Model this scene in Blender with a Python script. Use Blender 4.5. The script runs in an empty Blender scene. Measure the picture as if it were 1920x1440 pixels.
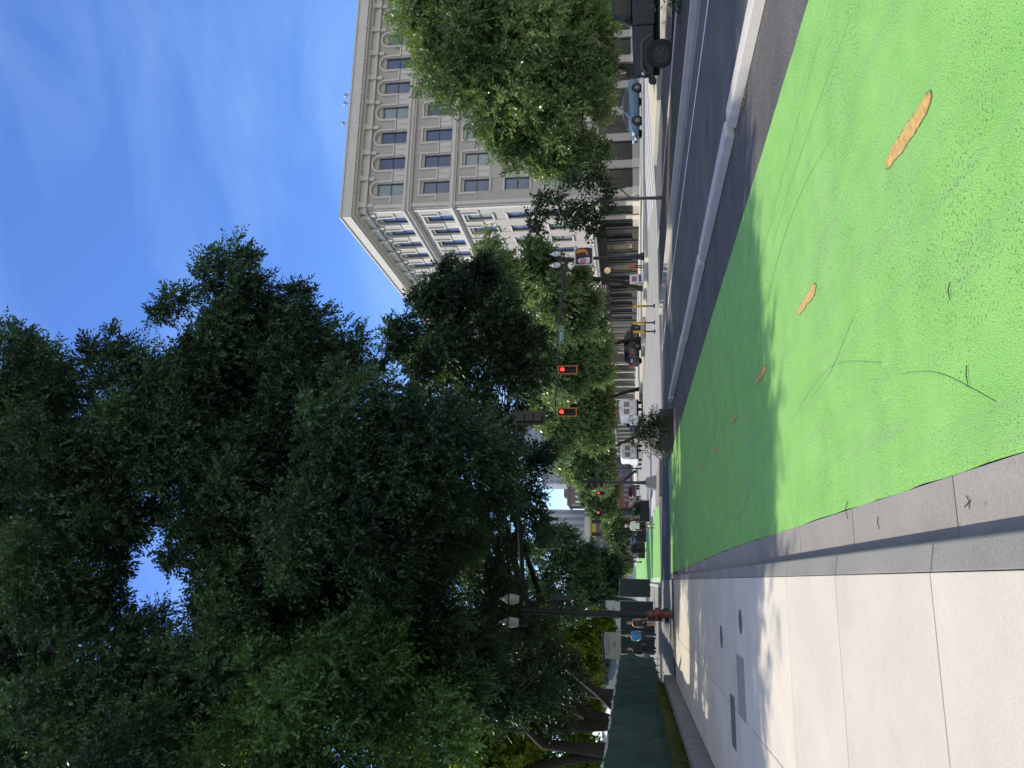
import bpy, bmesh, math, random
import numpy as np
from math import radians as R, sin, cos, pi, atan2, sqrt
from mathutils import Vector, Matrix
S = bpy.context.scene
COL = S.collection

# ------------------------------------------------------------------ camera, sky, sun, exposure
cam_d = bpy.data.cameras.new('camera'); cam = bpy.data.objects.new('camera', cam_d); COL.objects.link(cam)
yaw, pitch, roll = R(14.3), R(8.63), R(0.7)
fw = Vector((sin(yaw)*cos(pitch), cos(yaw)*cos(pitch), sin(pitch)))
r0 = Vector((cos(yaw), -sin(yaw), 0)); u0 = r0.cross(fw)
rt = r0*cos(roll) - u0*sin(roll); up = u0*cos(roll) + r0*sin(roll)
# the photograph was taken with the phone turned on its side: image left is up
mx = Matrix.Identity(4)
for i in range(3):
    mx[i][0] = -up[i]; mx[i][1] = rt[i]; mx[i][2] = -fw[i]
mx[0][3], mx[1][3], mx[2][3] = 0, 0, 1.5
cam.matrix_world = mx
cam_d.sensor_width = 36; cam_d.lens = 1443/1920*36; cam_d.clip_start = .05; cam_d.clip_end = 6000
S.camera = cam
SUNV = Vector((-.68, .62, 1.0)).normalized()
W = bpy.data.worlds.new('World'); S.world = W; W.use_nodes = True
nt = W.node_tree; nt.nodes.clear()
def N(nt, t, **k):
    n = nt.nodes.new(t)
    for a, b in k.items(): setattr(n, a, b)
    return n
sky = N(nt, 'ShaderNodeTexSky', sky_type='NISHITA'); sky.sun_disc = False
sky.sun_elevation = math.asin(SUNV.z); sky.sun_rotation = atan2(SUNV.x, SUNV.y)
sky.altitude = 0; sky.air_density = 1.0; sky.dust_density = .35; sky.ozone_density = 3.0
hs = N(nt, 'ShaderNodeHueSaturation'); hs.inputs['Hue'].default_value = .517; hs.inputs['Saturation'].default_value = 1.36; hs.inputs['Value'].default_value = 1.15
nt.links.new(sky.outputs[0], hs.inputs['Color'])
tc = N(nt, 'ShaderNodeTexCoord')
mp = N(nt, 'ShaderNodeMapping'); mp.inputs['Scale'].default_value = (1.3, 1.3, 4.2); mp.inputs['Rotation'].default_value = (.15, .5, .55); mp.inputs['Location'].default_value = (1.1, 4.2, 2.3)
nt.links.new(tc.outputs['Generated'], mp.inputs['Vector'])
nz = N(nt, 'ShaderNodeTexNoise'); nz.inputs['Scale'].default_value = 2.6; nz.inputs['Detail'].default_value = 7; nz.inputs['Roughness'].default_value = .52; nz.inputs['Distortion'].default_value = .5
nt.links.new(mp.outputs[0], nz.inputs['Vector'])
rp = N(nt, 'ShaderNodeValToRGB'); rp.color_ramp.elements[0].position = .45; rp.color_ramp.elements[1].position = .9
rp.color_ramp.elements[1].color = (.34, .34, .34, 1); rp.color_ramp.elements[0].color = (.10, .10, .10, 1)
nt.links.new(nz.outputs[0], rp.inputs[0])
# unseen white cloud added behind the photographer as fill light on shaded faces
sx = N(nt, 'ShaderNodeSeparateXYZ'); nt.links.new(tc.outputs['Generated'], sx.inputs[0])
back = N(nt, 'ShaderNodeMapRange', interpolation_type='SMOOTHSTEP'); back.inputs[1].default_value = .05; back.inputs[2].default_value = -.55; back.inputs[3].default_value = 0; back.inputs[4].default_value = .6
nt.links.new(sx.outputs[1], back.inputs[0])
nz2 = N(nt, 'ShaderNodeTexNoise'); nz2.inputs['Scale'].default_value = 3.0; nz2.inputs['Detail'].default_value = 6; nt.links.new(tc.outputs['Generated'], nz2.inputs['Vector'])
rp2 = N(nt, 'ShaderNodeMapRange'); rp2.inputs[1].default_value = .32; rp2.inputs[2].default_value = .58; nt.links.new(nz2.outputs[0], rp2.inputs[0])
bm_ = N(nt, 'ShaderNodeMath', operation='MULTIPLY'); nt.links.new(back.outputs[0], bm_.inputs[0]); nt.links.new(rp2.outputs[0], bm_.inputs[1])
bx_ = N(nt, 'ShaderNodeMix', data_type='RGBA'); bx_.inputs['B'].default_value = (11.2, 10.5, 9.0, 1)
mxn = N(nt, 'ShaderNodeMix', data_type='RGBA'); mxn.inputs['B'].default_value = (4.4, 6.2, 8.8, 1)
nt.links.new(rp.outputs[0], mxn.inputs['Factor']); nt.links.new(hs.outputs[0], mxn.inputs['A'])
bg = N(nt, 'ShaderNodeBackground'); bg.inputs['Strength'].default_value = .145
nt.links.new(mxn.outputs['Result'], bx_.inputs['A']); nt.links.new(bm_.outputs[0], bx_.inputs['Factor']); nt.links.new(bx_.outputs['Result'], bg.inputs['Color'])
wo = N(nt, 'ShaderNodeOutputWorld'); nt.links.new(bg.outputs[0], wo.inputs[0])
sl = bpy.data.lights.new('sun', 'SUN'); sl.energy = 4.2; sl.angle = R(.53); sl.color = (1, .92, .765)
so = bpy.data.objects.new('sun', sl); COL.objects.link(so); so.rotation_euler = SUNV.to_track_quat('Z', 'Y').to_euler()
S.view_settings.view_transform = 'Standard'; S.view_settings.look = 'None'; S.view_settings.gamma = 1; S.view_settings.exposure = 0.25
try:
    S.cycles.max_bounces = 8; S.cycles.transparent_max_bounces = 8; S.cycles.sample_clamp_indirect = 6
except Exception: pass

# ------------------------------------------------------------------ helpers
def mat(name, col, rough=.6, var=.12, scale=4, bump=0, bscale=40, metal=0, spec=.5, emit=0, stretch=None):
    m = bpy.data.materials.new(name); m.use_nodes = True; t = m.node_tree; b = t.nodes['Principled BSDF']
    b.inputs['Roughness'].default_value = rough; b.inputs['Metallic'].default_value = metal
    b.inputs['Specular IOR Level'].default_value = spec
    co = N(t, 'ShaderNodeTexCoord').outputs['Object']
    if stretch:
        q = N(t, 'ShaderNodeMapping'); q.inputs['Scale'].default_value = stretch; t.links.new(co, q.inputs['Vector']); co = q.outputs[0]
    if var:
        z = N(t, 'ShaderNodeTexNoise'); z.inputs['Scale'].default_value = scale; z.inputs['Detail'].default_value = 6; z.inputs['Roughness'].default_value = .6
        t.links.new(co, z.inputs['Vector'])
        r = N(t, 'ShaderNodeValToRGB'); e = r.color_ramp.elements; e[0].position = .28; e[1].position = .72
        e[0].color = tuple(c*(1-var) for c in col)+(1,); e[1].color = tuple(min(1, c*(1+var)) for c in col)+(1,)
        t.links.new(z.outputs[0], r.inputs[0]); t.links.new(r.outputs[0], b.inputs['Base Color'])
    else: b.inputs['Base Color'].default_value = tuple(col)+(1,)
    if bump:
        z = N(t, 'ShaderNodeTexNoise'); z.inputs['Scale'].default_value = bscale; z.inputs['Detail'].default_value = 4
        t.links.new(co, z.inputs['Vector'])
        u = N(t, 'ShaderNodeBump'); u.inputs['Strength'].default_value = bump; u.inputs['Distance'].default_value = .01
        t.links.new(z.outputs[0], u.inputs['Height']); t.links.new(u.outputs[0], b.inputs['Normal'])
    if emit:
        b.inputs['Emission Color'].default_value = tuple(col)+(1,); b.inputs['Emission Strength'].default_value = emit
    return m

class MB:
    def __init__(s): s.v = []; s.f = []
    def add(s, vs, fs):
        o = len(s.v); s.v += [tuple(v) for v in vs]; s.f += [tuple(i+o for i in f) for f in fs]
    def box(s, x0, x1, y0, y1, z0, z1):
        s.add([(x0,y0,z0),(x1,y0,z0),(x1,y1,z0),(x0,y1,z0),(x0,y0,z1),(x1,y0,z1),(x1,y1,z1),(x0,y1,z1)],
              [(0,3,2,1),(4,5,6,7),(0,1,5,4),(1,2,6,5),(2,3,7,6),(3,0,4,7)])
    def loft(s, rings, cap=True):
        n = len(rings[0]); o = len(s.v)
        for r in rings: s.v += [tuple(p) for p in r]
        for k in range(len(rings)-1):
            for i in range(n):
                j = (i+1) % n; s.f.append((o+k*n+i, o+k*n+j, o+(k+1)*n+j, o+(k+1)*n+i))
        if cap:
            s.f.append(tuple(o+i for i in reversed(range(n)))); s.f.append(tuple(o+(len(rings)-1)*n+i for i in range(n)))
    def tube(s, pts, rad, n=8, cap=True, flat=1.0):
        pts = [Vector(p) for p in pts]
        if not hasattr(rad, '__len__'): rad = [rad]*len(pts)
        rings = []; prev = None
        for i, p in enumerate(pts):
            d = (pts[min(i+1, len(pts)-1)]-pts[max(i-1, 0)])
            d = d.normalized() if d.length > 1e-9 else Vector((0,0,1))
            a = prev if prev is not None else (Vector((1,0,0)) if abs(d.x) < .9 else Vector((0,1,0)))
            a = (a - d*a.dot(d))
            if a.length < 1e-6: a = d.orthogonal()
            a.normalize(); b = d.cross(a); prev = a
            rings.append([p + a*(cos(2*pi*k/n)*rad[i]) + b*(sin(2*pi*k/n)*rad[i]*flat) for k in range(n)])
        s.loft(rings, cap)
    def lathe(s, prof, n=20, axis='z', c=(0,0,0), cap=True):
        rings = []
        for r, h in prof:
            ring = []
            for k in range(n):
                a = 2*pi*k/n; q = (r*cos(a), r*sin(a), h)
                if axis == 'y': q = (q[0], h, q[1])
                if axis == 'x': q = (h, q[0], q[1])
                ring.append((q[0]+c[0], q[1]+c[1], q[2]+c[2]))
            rings.append(ring)
        s.loft(rings, cap)
    def prism(s, poly, d, o=(0,0,0), ax=((1,0,0),(0,0,1),(0,1,0))):
        # polygon in plane (ax0, ax1) extruded by d along ax2
        A, B, Cc = [Vector(a) for a in ax]; O = Vector(o); n = len(poly)
        v = [O+A*p[0]+B*p[1] for p in poly]; w = [q+Cc*d for q in v]
        s.add(v+w, [tuple(range(n)), tuple(reversed(range(n, 2*n)))]+[(i, i+n, (i+1) % n+n, (i+1) % n) for i in range(n)])
    def ball(s, c, r, n=10, m=7):
        rx, ry, rz = r if hasattr(r, '__len__') else (r,)*3
        rings = []
        for i in range(m+1):
            t = -pi/2+pi*(i+.02)/(m+.04)
            rings.append([(c[0]+rx*cos(t)*cos(2*pi*k/n), c[1]+ry*cos(t)*sin(2*pi*k/n), c[2]+rz*sin(t)) for k in range(n)])
        s.loft(rings)
    def build(s, name, m, parent=None, smooth=False, bevel=0, remesh=0, fix=True):
        me = bpy.data.meshes.new(name); me.from_pydata(s.v, [], s.f); 
        if fix:
            bm = bmesh.new(); bm.from_mesh(me); bmesh.ops.recalc_face_normals(bm, faces=bm.faces); bm.to_mesh(me); bm.free()
        me.materials.append(m)
        if smooth: me.shade_smooth()
        o = bpy.data.objects.new(name, me); COL.objects.link(o)
        if parent: o.parent = parent
        if remesh:
            q = o.modifiers.new('fuse', 'REMESH'); q.mode = 'VOXEL'; q.voxel_size = remesh; q.use_smooth_shade = True
            w = o.modifiers.new('smooth', 'SMOOTH'); w.iterations = 3; w.factor = .4
        if bevel:
            q = o.modifiers.new('bevel', 'BEVEL'); q.width = bevel; q.segments = 2; q.limit_method = 'ANGLE'
        return o
def tag(o, label=None, cat=None, group=None, kind=None):
    if label: o['label'] = label
    if cat: o['category'] = cat
    if group: o['group'] = group
    if kind: o['kind'] = kind
    return o
def thing(name, label, cat, loc=(0,0,0), rz=0, group=None):
    o = bpy.data.objects.new(name, None); COL.objects.link(o); o.location = loc; o.rotation_euler = (0,0,rz)
    return tag(o, label, cat, group)
def dup(root, loc, rz, label=None, scale=None):
    r = root.copy(); COL.objects.link(r); r.location = loc; r.rotation_euler = (0,0,rz)
    if label: r['label'] = label
    if scale: r.scale = scale
    for ch in list(root.children):
        c = ch.copy(); COL.objects.link(c); c.parent = r
        for g in list(ch.children):
            d = g.copy(); COL.objects.link(d); d.parent = c
    return r
def struct(o): o['kind'] = 'structure'; return o
def text_mesh(s, size, name, m, parent, loc, rot, extrude=.003, align='CENTER'):
    cu = bpy.data.curves.new(name, 'FONT'); cu.body = s; cu.size = size; cu.align_x = align; cu.align_y = 'CENTER'; cu.extrude = extrude
    tmp = bpy.data.objects.new(name, cu); COL.objects.link(tmp)
    dg = bpy.context.evaluated_depsgraph_get(); dg.update()
    me = bpy.data.meshes.new_from_object(tmp.evaluated_get(dg)); bpy.data.objects.remove(tmp)
    me.materials.clear(); me.materials.append(m)
    o = bpy.data.objects.new(name, me); COL.objects.link(o); o.parent = parent; o.location = loc; o.rotation_euler = rot
    return o
def sstep(a, b, x):
    t = max(0, min(1, (x-a)/(b-a))); return t*t*(3-2*t)
def hgt(x, y=0): return .3*sstep(17, 27, x)      # the land rises gently to the right

# ------------------------------------------------------------------ materials
def speckle(name, base, dark, light, agg=150, rough=.85, bump=.5, big=.25):
    m = bpy.data.materials.new(name); m.use_nodes = True; t = m.node_tree; b = t.nodes['Principled BSDF']
    co = N(t, 'ShaderNodeTexCoord').outputs['Object']
    v = N(t, 'ShaderNodeTexVoronoi'); v.inputs['Scale'].default_value = agg; t.links.new(co, v.inputs['Vector'])
    r = N(t, 'ShaderNodeValToRGB'); e = r.color_ramp.elements
    e[0].color = dark+(1,); e[1].color = light+(1,); e[0].position = .05; e[1].position = .95
    k = e.new(.5); k.color = base+(1,)
    sp = N(t, 'ShaderNodeSeparateColor'); t.links.new(v.outputs['Color'], sp.inputs[0]); t.links.new(sp.outputs[0], r.inputs[0])
    z = N(t, 'ShaderNodeTexNoise'); z.inputs['Scale'].default_value = .9; z.inputs['Detail'].default_value = 8; t.links.new(co, z.inputs['Vector'])
    mr = N(t, 'ShaderNodeMapRange'); mr.inputs[1].default_value = .3; mr.inputs[2].default_value = .7; mr.inputs[3].default_value = 1-big; mr.inputs[4].default_value = 1+big
    t.links.new(z.outputs[0], mr.inputs[0])
    x = N(t, 'ShaderNodeMix', data_type='RGBA', blend_type='MULTIPLY'); x.inputs['Factor'].default_value = 1
    t.links.new(r.outputs[0], x.inputs['A']); t.links.new(mr.outputs[0], x.inputs['B']); t.links.new(x.outputs['Result'], b.inputs['Base Color'])
    b.inputs['Roughness'].default_value = rough; b.inputs['Specular IOR Level'].default_value = .35
    u = N(t, 'ShaderNodeBump'); u.inputs['Strength'].default_value = bump; u.inputs['Distance'].default_value = .006
    t.links.new(v.outputs['Distance'], u.inputs['Height']); t.links.new(u.outputs[0], b.inputs['Normal'])
    return m
m_asph = speckle('asphalt', (.082,.080,.077), (.040,.039,.037), (.16,.155,.15))
m_road = speckle('main_road_asphalt', (.104,.101,.096), (.062,.06,.057), (.16,.155,.15), agg=200)
m_pale = speckle('pale_road', (.30,.295,.28), (.24,.235,.22), (.36,.35,.33), agg=120, big=.12)
def concrete(name, col, streak=(3,60,3), var=.10, bump=.35):
    m = bpy.data.materials.new(name); m.use_nodes = True; t = m.node_tree; b = t.nodes['Principled BSDF']
    co = N(t, 'ShaderNodeTexCoord').outputs['Object']
    a = N(t, 'ShaderNodeTexNoise'); a.inputs['Scale'].default_value = 1.3; a.inputs['Detail'].default_value = 9; a.inputs['Roughness'].default_value = .62; t.links.new(co, a.inputs['Vector'])
    q = N(t, 'ShaderNodeMapping'); q.inputs['Scale'].default_value = streak; t.links.new(co, q.inputs['Vector'])
    s = N(t, 'ShaderNodeTexNoise'); s.inputs['Scale'].default_value = 6; s.inputs['Detail'].default_value = 5; s.inputs['Roughness'].default_value = .7; t.links.new(q.outputs[0], s.inputs['Vector'])
    f = N(t, 'ShaderNodeTexNoise'); f.inputs['Scale'].default_value = 110; f.inputs['Detail'].default_value = 3; t.links.new(co, f.inputs['Vector'])
    ad = N(t, 'ShaderNodeMath', operation='ADD'); t.links.new(a.outputs[0], ad.inputs[0]); t.links.new(s.outputs[0], ad.inputs[1])
    ae = N(t, 'ShaderNodeMath', operation='MULTIPLY_ADD'); t.links.new(f.outputs[0], ae.inputs[0]); ae.inputs[1].default_value = .95; t.links.new(ad.outputs[0], ae.inputs[2])
    mr = N(t, 'ShaderNodeMapRange'); mr.inputs[1].default_value = 1.1; mr.inputs[2].default_value = 1.85; t.links.new(ae.outputs[0], mr.inputs[0])
    x = N(t, 'ShaderNodeMix', data_type='RGBA'); x.inputs['A'].default_value = tuple(c*(1-var*1.6) for c in col)+(1,); x.inputs['B'].default_value = tuple(min(1,c*(1+var)) for c in col)+(1,)
    t.links.new(mr.outputs[0], x.inputs['Factor'])
    gi = N(t, 'ShaderNodeNewGeometry'); mi = N(t, 'ShaderNodeMapRange'); mi.inputs[3].default_value = .93; mi.inputs[4].default_value = 1.05; t.links.new(gi.outputs['Random Per Island'], mi.inputs[0])
    st = N(t, 'ShaderNodeTexNoise'); st.inputs['Scale'].default_value = .85; st.inputs['Detail'].default_value = 7; st.inputs['Roughness'].default_value = .65; st.inputs['Distortion'].default_value = .6; t.links.new(co, st.inputs['Vector'])
    ss = N(t, 'ShaderNodeMapRange'); ss.inputs[1].default_value = .55; ss.inputs[2].default_value = .78; ss.inputs[3].default_value = 1; ss.inputs[4].default_value = .78; t.links.new(st.outputs[0], ss.inputs[0])
    sv = N(t, 'ShaderNodeTexVoronoi'); sv.inputs['Scale'].default_value = 3.1; t.links.new(co, sv.inputs['Vector'])
    sq = N(t, 'ShaderNodeMapRange'); sq.inputs[1].default_value = .035; sq.inputs[2].default_value = .06; sq.inputs[3].default_value = .80; sq.inputs[4].default_value = 1; t.links.new(sv.outputs['Distance'], sq.inputs[0])
    pr = N(t, 'ShaderNodeMath', operation='MULTIPLY'); t.links.new(mi.outputs[0], pr.inputs[0]); t.links.new(ss.outputs[0], pr.inputs[1])
    p2 = N(t, 'ShaderNodeMath', operation='MULTIPLY'); t.links.new(pr.outputs[0], p2.inputs[0]); t.links.new(sq.outputs[0], p2.inputs[1])
    y = N(t, 'ShaderNodeMix', data_type='RGBA', blend_type='MULTIPLY'); y.inputs['Factor'].default_value = 1; t.links.new(x.outputs['Result'], y.inputs['A']); t.links.new(p2.outputs[0], y.inputs['B'])
    t.links.new(y.outputs['Result'], b.inputs['Base Color'])
    b.inputs['Roughness'].default_value = .88; b.inputs['Specular IOR Level'].default_value = .3
    u = N(t, 'ShaderNodeBump'); u.inputs['Strength'].default_value = bump; u.inputs['Distance'].default_value = .003
    t.links.new(ae.outputs[0], u.inputs['Height']); t.links.new(u.outputs[0], b.inputs['Normal'])
    return m
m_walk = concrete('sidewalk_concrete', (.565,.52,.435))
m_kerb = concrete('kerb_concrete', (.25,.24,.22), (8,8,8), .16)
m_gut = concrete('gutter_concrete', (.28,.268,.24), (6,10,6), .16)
m_sep = concrete('separator_concrete', (.50,.48,.45), (5,5,5), .12)
m_white = mat('white_marking', (.78,.78,.76), .7, .1, 9)
def green_paint():
    m = bpy.data.materials.new('green_paint'); m.use_nodes = True; t = m.node_tree; b = t.nodes['Principled BSDF']
    co = N(t, 'ShaderNodeTexCoord').outputs['Object']
    def noise(sc, det=6, ro=.6, vec=co, dist=0):
        z = N(t, 'ShaderNodeTexNoise'); z.inputs['Scale'].default_value = sc; z.inputs['Detail'].default_value = det; z.inputs['Roughness'].default_value = ro; z.inputs['Distortion'].default_value = dist
        t.links.new(vec, z.inputs['Vector']); return z.outputs[0]
    def ramp(fac, p0, p1, c0=0, c1=1):
        r = N(t, 'ShaderNodeMapRange'); r.inputs[1].default_value = p0; r.inputs[2].default_value = p1; r.inputs[3].default_value = c0; r.inputs[4].default_value = c1
        t.links.new(fac, r.inputs[0]); return r.outputs[0]
    def math_(op, a, bb):
        n = N(t, 'ShaderNodeMath', operation=op)
        for i, q in enumerate((a, bb)):
            if isinstance(q, float): n.inputs[i].default_value = q
            else: t.links.new(q, n.inputs[i])
        return n.outputs[0]
    def mixc(fac, A, B):
        x = N(t, 'ShaderNodeMix', data_type='RGBA'); t.links.new(fac, x.inputs['Factor'])
        for k, q in (('A', A), ('B', B)):
            if isinstance(q, tuple): x.inputs[k].default_value = q+(1,)
            else: t.links.new(q, x.inputs[k])
        return x.outputs['Result']
    c = mixc(ramp(noise(2.2, 8), .3, .7), (.19,.445,.095), (.25,.525,.130))
    mp = N(t, 'ShaderNodeMapping'); mp.inputs['Scale'].default_value = (9, .5, 1); mp.inputs['Rotation'].default_value = (0, 0, R(4)); t.links.new(co, mp.inputs['Vector'])
    c = mixc(ramp(noise(1.1, 6, .6, mp.outputs[0]),   .50, .74, 0, .5), c, (.22,.35,.17))      # rubbed grey by wheels
    c = mixc(ramp(noise(.55, 5, .55), .5, .75, 0, .35), c, (.25,.40,.21))
    mpf = N(t, 'ShaderNodeMapping'); mpf.inputs['Scale'].default_value = (52, 80, 1); mpf.inputs['Rotation'].default_value = (0, 0, R(35)); t.links.new(co, mpf.inputs['Vector'])
    speck = noise(1.0, 3, .55, mpf.outputs[0])
    area = ramp(noise(.9, 5, .65), .34, .64, .0, .10)
    thr = math_('SUBTRACT', .675, area)
    sp = N(t, 'ShaderNodeMath', operation='GREATER_THAN'); t.links.new(speck, sp.inputs[0]); t.links.new(thr, sp.inputs[1])
    c = mixc(math_('MULTIPLY', sp.outputs[0], .8), c, (.075,.12,.055))
    v = N(t, 'ShaderNodeTexVoronoi', feature='DISTANCE_TO_EDGE'); v.inputs['Scale'].default_value = 55; t.links.new(co, v.inputs['Vector'])
    cr = ramp(v.outputs['Distance'], .0, .05, .25, 0)
    c = mixc(math_('MULTIPLY', cr, ramp(noise(1.6), .45, .6)), c, (.09,.17,.08))
    t.links.new(c, b.inputs['Base Color']); b.inputs['Roughness'].default_value = .75; b.inputs['Specular IOR Level'].default_value = .35
    vv = N(t, 'ShaderNodeTexVoronoi'); vv.inputs['Scale'].default_value = 120; t.links.new(co, vv.inputs['Vector'])
    h = math_('ADD', vv.outputs['Distance'], noise(40, 4))
    u = N(t, 'ShaderNodeBump'); u.inputs['Strength'].default_value = .7; u.inputs['Distance'].default_value = .006
    t.links.new(h, u.inputs['Height']); t.links.new(u.outputs[0], b.inputs['Normal'])
    return m
m_green = green_paint()
m_yellow = mat('worn_yellow', (.50,.325,.10), .75, .30, 26, .4, 120)
m_tyremark = mat('tyre_smear', (.18,.38,.115), .8, .3, 30)
m_soil = mat('soil', (.05,.042,.032), .95, .3, 6, .6, 60)
m_grassb = mat('grass_bed', (.055,.085,.03), .95, .35, 8, .8, 120)
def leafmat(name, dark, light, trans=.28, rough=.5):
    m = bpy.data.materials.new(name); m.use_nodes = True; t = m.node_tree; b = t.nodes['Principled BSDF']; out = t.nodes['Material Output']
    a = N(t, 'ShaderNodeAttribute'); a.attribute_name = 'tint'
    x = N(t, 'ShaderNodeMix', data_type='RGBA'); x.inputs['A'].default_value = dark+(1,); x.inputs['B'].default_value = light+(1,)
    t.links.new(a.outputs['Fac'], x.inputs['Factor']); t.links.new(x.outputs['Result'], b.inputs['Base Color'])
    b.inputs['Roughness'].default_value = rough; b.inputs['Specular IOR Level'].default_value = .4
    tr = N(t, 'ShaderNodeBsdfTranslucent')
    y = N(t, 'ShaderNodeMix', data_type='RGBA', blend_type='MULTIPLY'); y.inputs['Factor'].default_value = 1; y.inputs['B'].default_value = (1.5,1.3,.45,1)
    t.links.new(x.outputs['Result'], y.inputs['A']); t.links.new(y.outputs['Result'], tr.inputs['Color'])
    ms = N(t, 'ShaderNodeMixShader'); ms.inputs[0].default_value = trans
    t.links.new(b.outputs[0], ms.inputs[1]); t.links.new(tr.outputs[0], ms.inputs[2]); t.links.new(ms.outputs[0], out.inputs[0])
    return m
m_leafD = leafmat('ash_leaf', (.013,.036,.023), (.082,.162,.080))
m_leaf_skylit = leafmat('skylit_ash_leaf', (.034,.085,.038), (.145,.285,.095), .32)  # sky light on the near ash's lower boughs, put into the leaf colour
m_leafS = leafmat('street_tree_leaf', (.075,.14,.058), (.26,.375,.165), .28, .30)
m_leafP = leafmat('park_leaf', (.08,.14,.015), (.22,.29,.035), .55)
m_leafC = leafmat('sapling_leaf', (.025,.05,.022), (.06,.10,.04), .2)
m_bark = mat('bark', (.032,.027,.022), .9, .35, 9, .8, 30, stretch=(3,3,.6))
m_barkg = mat('grey_bark', (.085,.085,.085), .9, .3, 9, .6, 30, stretch=(3,3,.6))
m_black = mat('black_paint', (.012,.013,.014), .45, .2, 6)
m_dgreen = mat('dark_green_paint', (.007,.013,.012), .6, .2, 6)
m_rubber = mat('rubber', (.012,.012,.013), .8, .2, 20)
m_steel = mat('galvanised_steel', (.30,.31,.32), .4, .15, 12, metal=.7)
m_chrome = mat('bright_metal', (.55,.56,.58), .25, .08, 12, metal=1)
m_glass = mat('dark_glass', (.008,.010,.013), .08, 0, spec=.45)
# ------------------------------------------------------------------ ground, roads, pavements
random.seed(7)
def sheet(name, xs, ys, z, m, follow=False):
    vs = []; fs = []
    for y in ys:
        for x in xs: vs.append((x, y, z + (hgt(x, y) if follow else 0)))
    n = len(xs)
    for j in range(len(ys)-1):
        for i in range(n-1): fs.append((j*n+i, j*n+i+1, (j+1)*n+i+1, (j+1)*n+i))
    b = MB(); b.add(vs, fs); return struct(b.build(name, m))
GX = [-2500,-300,-60,-12,0,10,17,18,19,20,21,22,23,24,25,26,27,40,80,300,2500]
sheet('ground', GX, [-300,-50,0,20,40,60,80,120,200,400,1000,4000], -.012, m_asph, True)
sheet('main_road', [4.66,10.9], [-30,0,36,], -.004, m_asph)
sheet('vehicle_lanes', [6.34,11.02], [-30,0,36], 0.0, m_road)
sheet('crossing_pavement', [4.66,8,11,17,18,19,20,21,22,23,24,25,26,27,60,120], [36.0,60], 0.0, m_pale, True)
sheet('far_road', [5.3,11,17,18,19,19.6], [60,120,420], -.002, m_pale, True)
sheet('side_road', [15.0,17,18,19,19.4], [-30,10,36], 0.0, m_road, True)
# green bicycle lane with a ragged painted left edge
b = MB(); ys = [-8+.25*i for i in range(155)]; vs = []; fs = []
for i, y in enumerate(ys):
    j = random.uniform(-.006,.006)
    xl = .52 + j - .02*max(0, y-12)*.55 if y < 40 else .2
    vs += [(max(xl, .16), y, .004), (4.655+random.uniform(-.008,.008)-.006*max(0,y-14), y, .004)]
for i in range(len(ys)-1): fs.append((2*i, 2*i+1, 2*i+3, 2*i+2))
b.add(vs, fs); struct(b.build('bike_lane', m_green))
sheet('bike_lane_far', [-.15,4.15], [41,60,100,240], .006, m_green)
# lane edge dashes on the far green lane
b = MB()
for k in range(26):
    y = 43+k*2.6
    b.box(-.12, .22, y, y+1.2, .009, .011)
    if k > 2: b.box(3.95, 4.12, y, y+1.2, .009, .011)
struct(b.build('lane_edge_marking', m_white))
# worn yellow centre dashes, seen through the green paint, each with a dark worn rim
b = MB(); bo_ = MB()
for k, (y0, y1, xx, w) in enumerate([(3.60,4.30,2.36,.046),(6.08,6.76,2.33,.044),(8.44,9.2,2.31,.04),(10.9,11.6,2.3,.035),(13.4,14.1,2.28,.032),(15.9,16.6,2.26,.028),(18.4,19.1,2.24,.026)]):
    pl = []; n = 40; jw = [0]
    def jit(): jw[0] = jw[0]*.8+random.uniform(-.006,.006); return jw[0]
    for i in range(n+1):
        t = i/n; e = min(1, .35+7*min(t, 1-t)); pl.append((xx+w*e+jit()+.02*t, y0+(y1-y0)*t))
    for i in range(n, -1, -1):
        t = i/n; e = min(1, .35+7*min(t, 1-t)); pl.append((xx-w*e+jit()+.02*t, y0+(y1-y0)*t))
    b.add([(p[0], p[1], .0085) for p in pl], [tuple(range(len(pl)))])
    cy = (y0+y1)/2; cx_ = sum(p[0] for p in pl)/len(pl); bo_.add([(cx_+(p[0]-cx_)*1.15+random.uniform(-.004,.004), cy+(p[1]-cy)*1.03, .006) for p in pl], [tuple(range(len(pl)))])
struct(b.build('centre_line', m_yellow)); struct(bo_.build('centre_line_rim', mat('worn_rim', (.12,.17,.075), .9, .4, 40)))
# tyre smears on the paint
def ribbon(pts, w, z=.0075):
    b = MB(); vs = []
    P = [Vector((p[0], p[1], 0)) for p in pts]; Q = []
    for i in range(len(P)-1):
        p0 = P[max(i-1,0)]; p1 = P[i]; p2 = P[i+1]; p3 = P[min(i+2, len(P)-1)]
        for k in range(8):
            t = k/8; Q.append(.5*((2*p1)+(-p0+p2)*t+(2*p0-5*p1+4*p2-p3)*t*t+(-p0+3*p1-3*p2+p3)*t**3))
    Q.append(P[-1]); n = len(Q)
    for i, q in enumerate(Q):
        d = (Q[min(i+1,n-1)]-Q[max(i-1,0)]).normalized(); s = Vector((-d.y, d.x, 0))*w*.5*(.5+.5*sin(pi*(i+.6)/(n+.2)))*random.uniform(.7,1.2)
        vs += [(q.x+s.x, q.y+s.y, z), (q.x-s.x, q.y-s.y, z)]
    b.add(vs, [(2*i, 2*i+1, 2*i+3, 2*i+2) for i in range(n-1)])
    return b
sm = MB()
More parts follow.
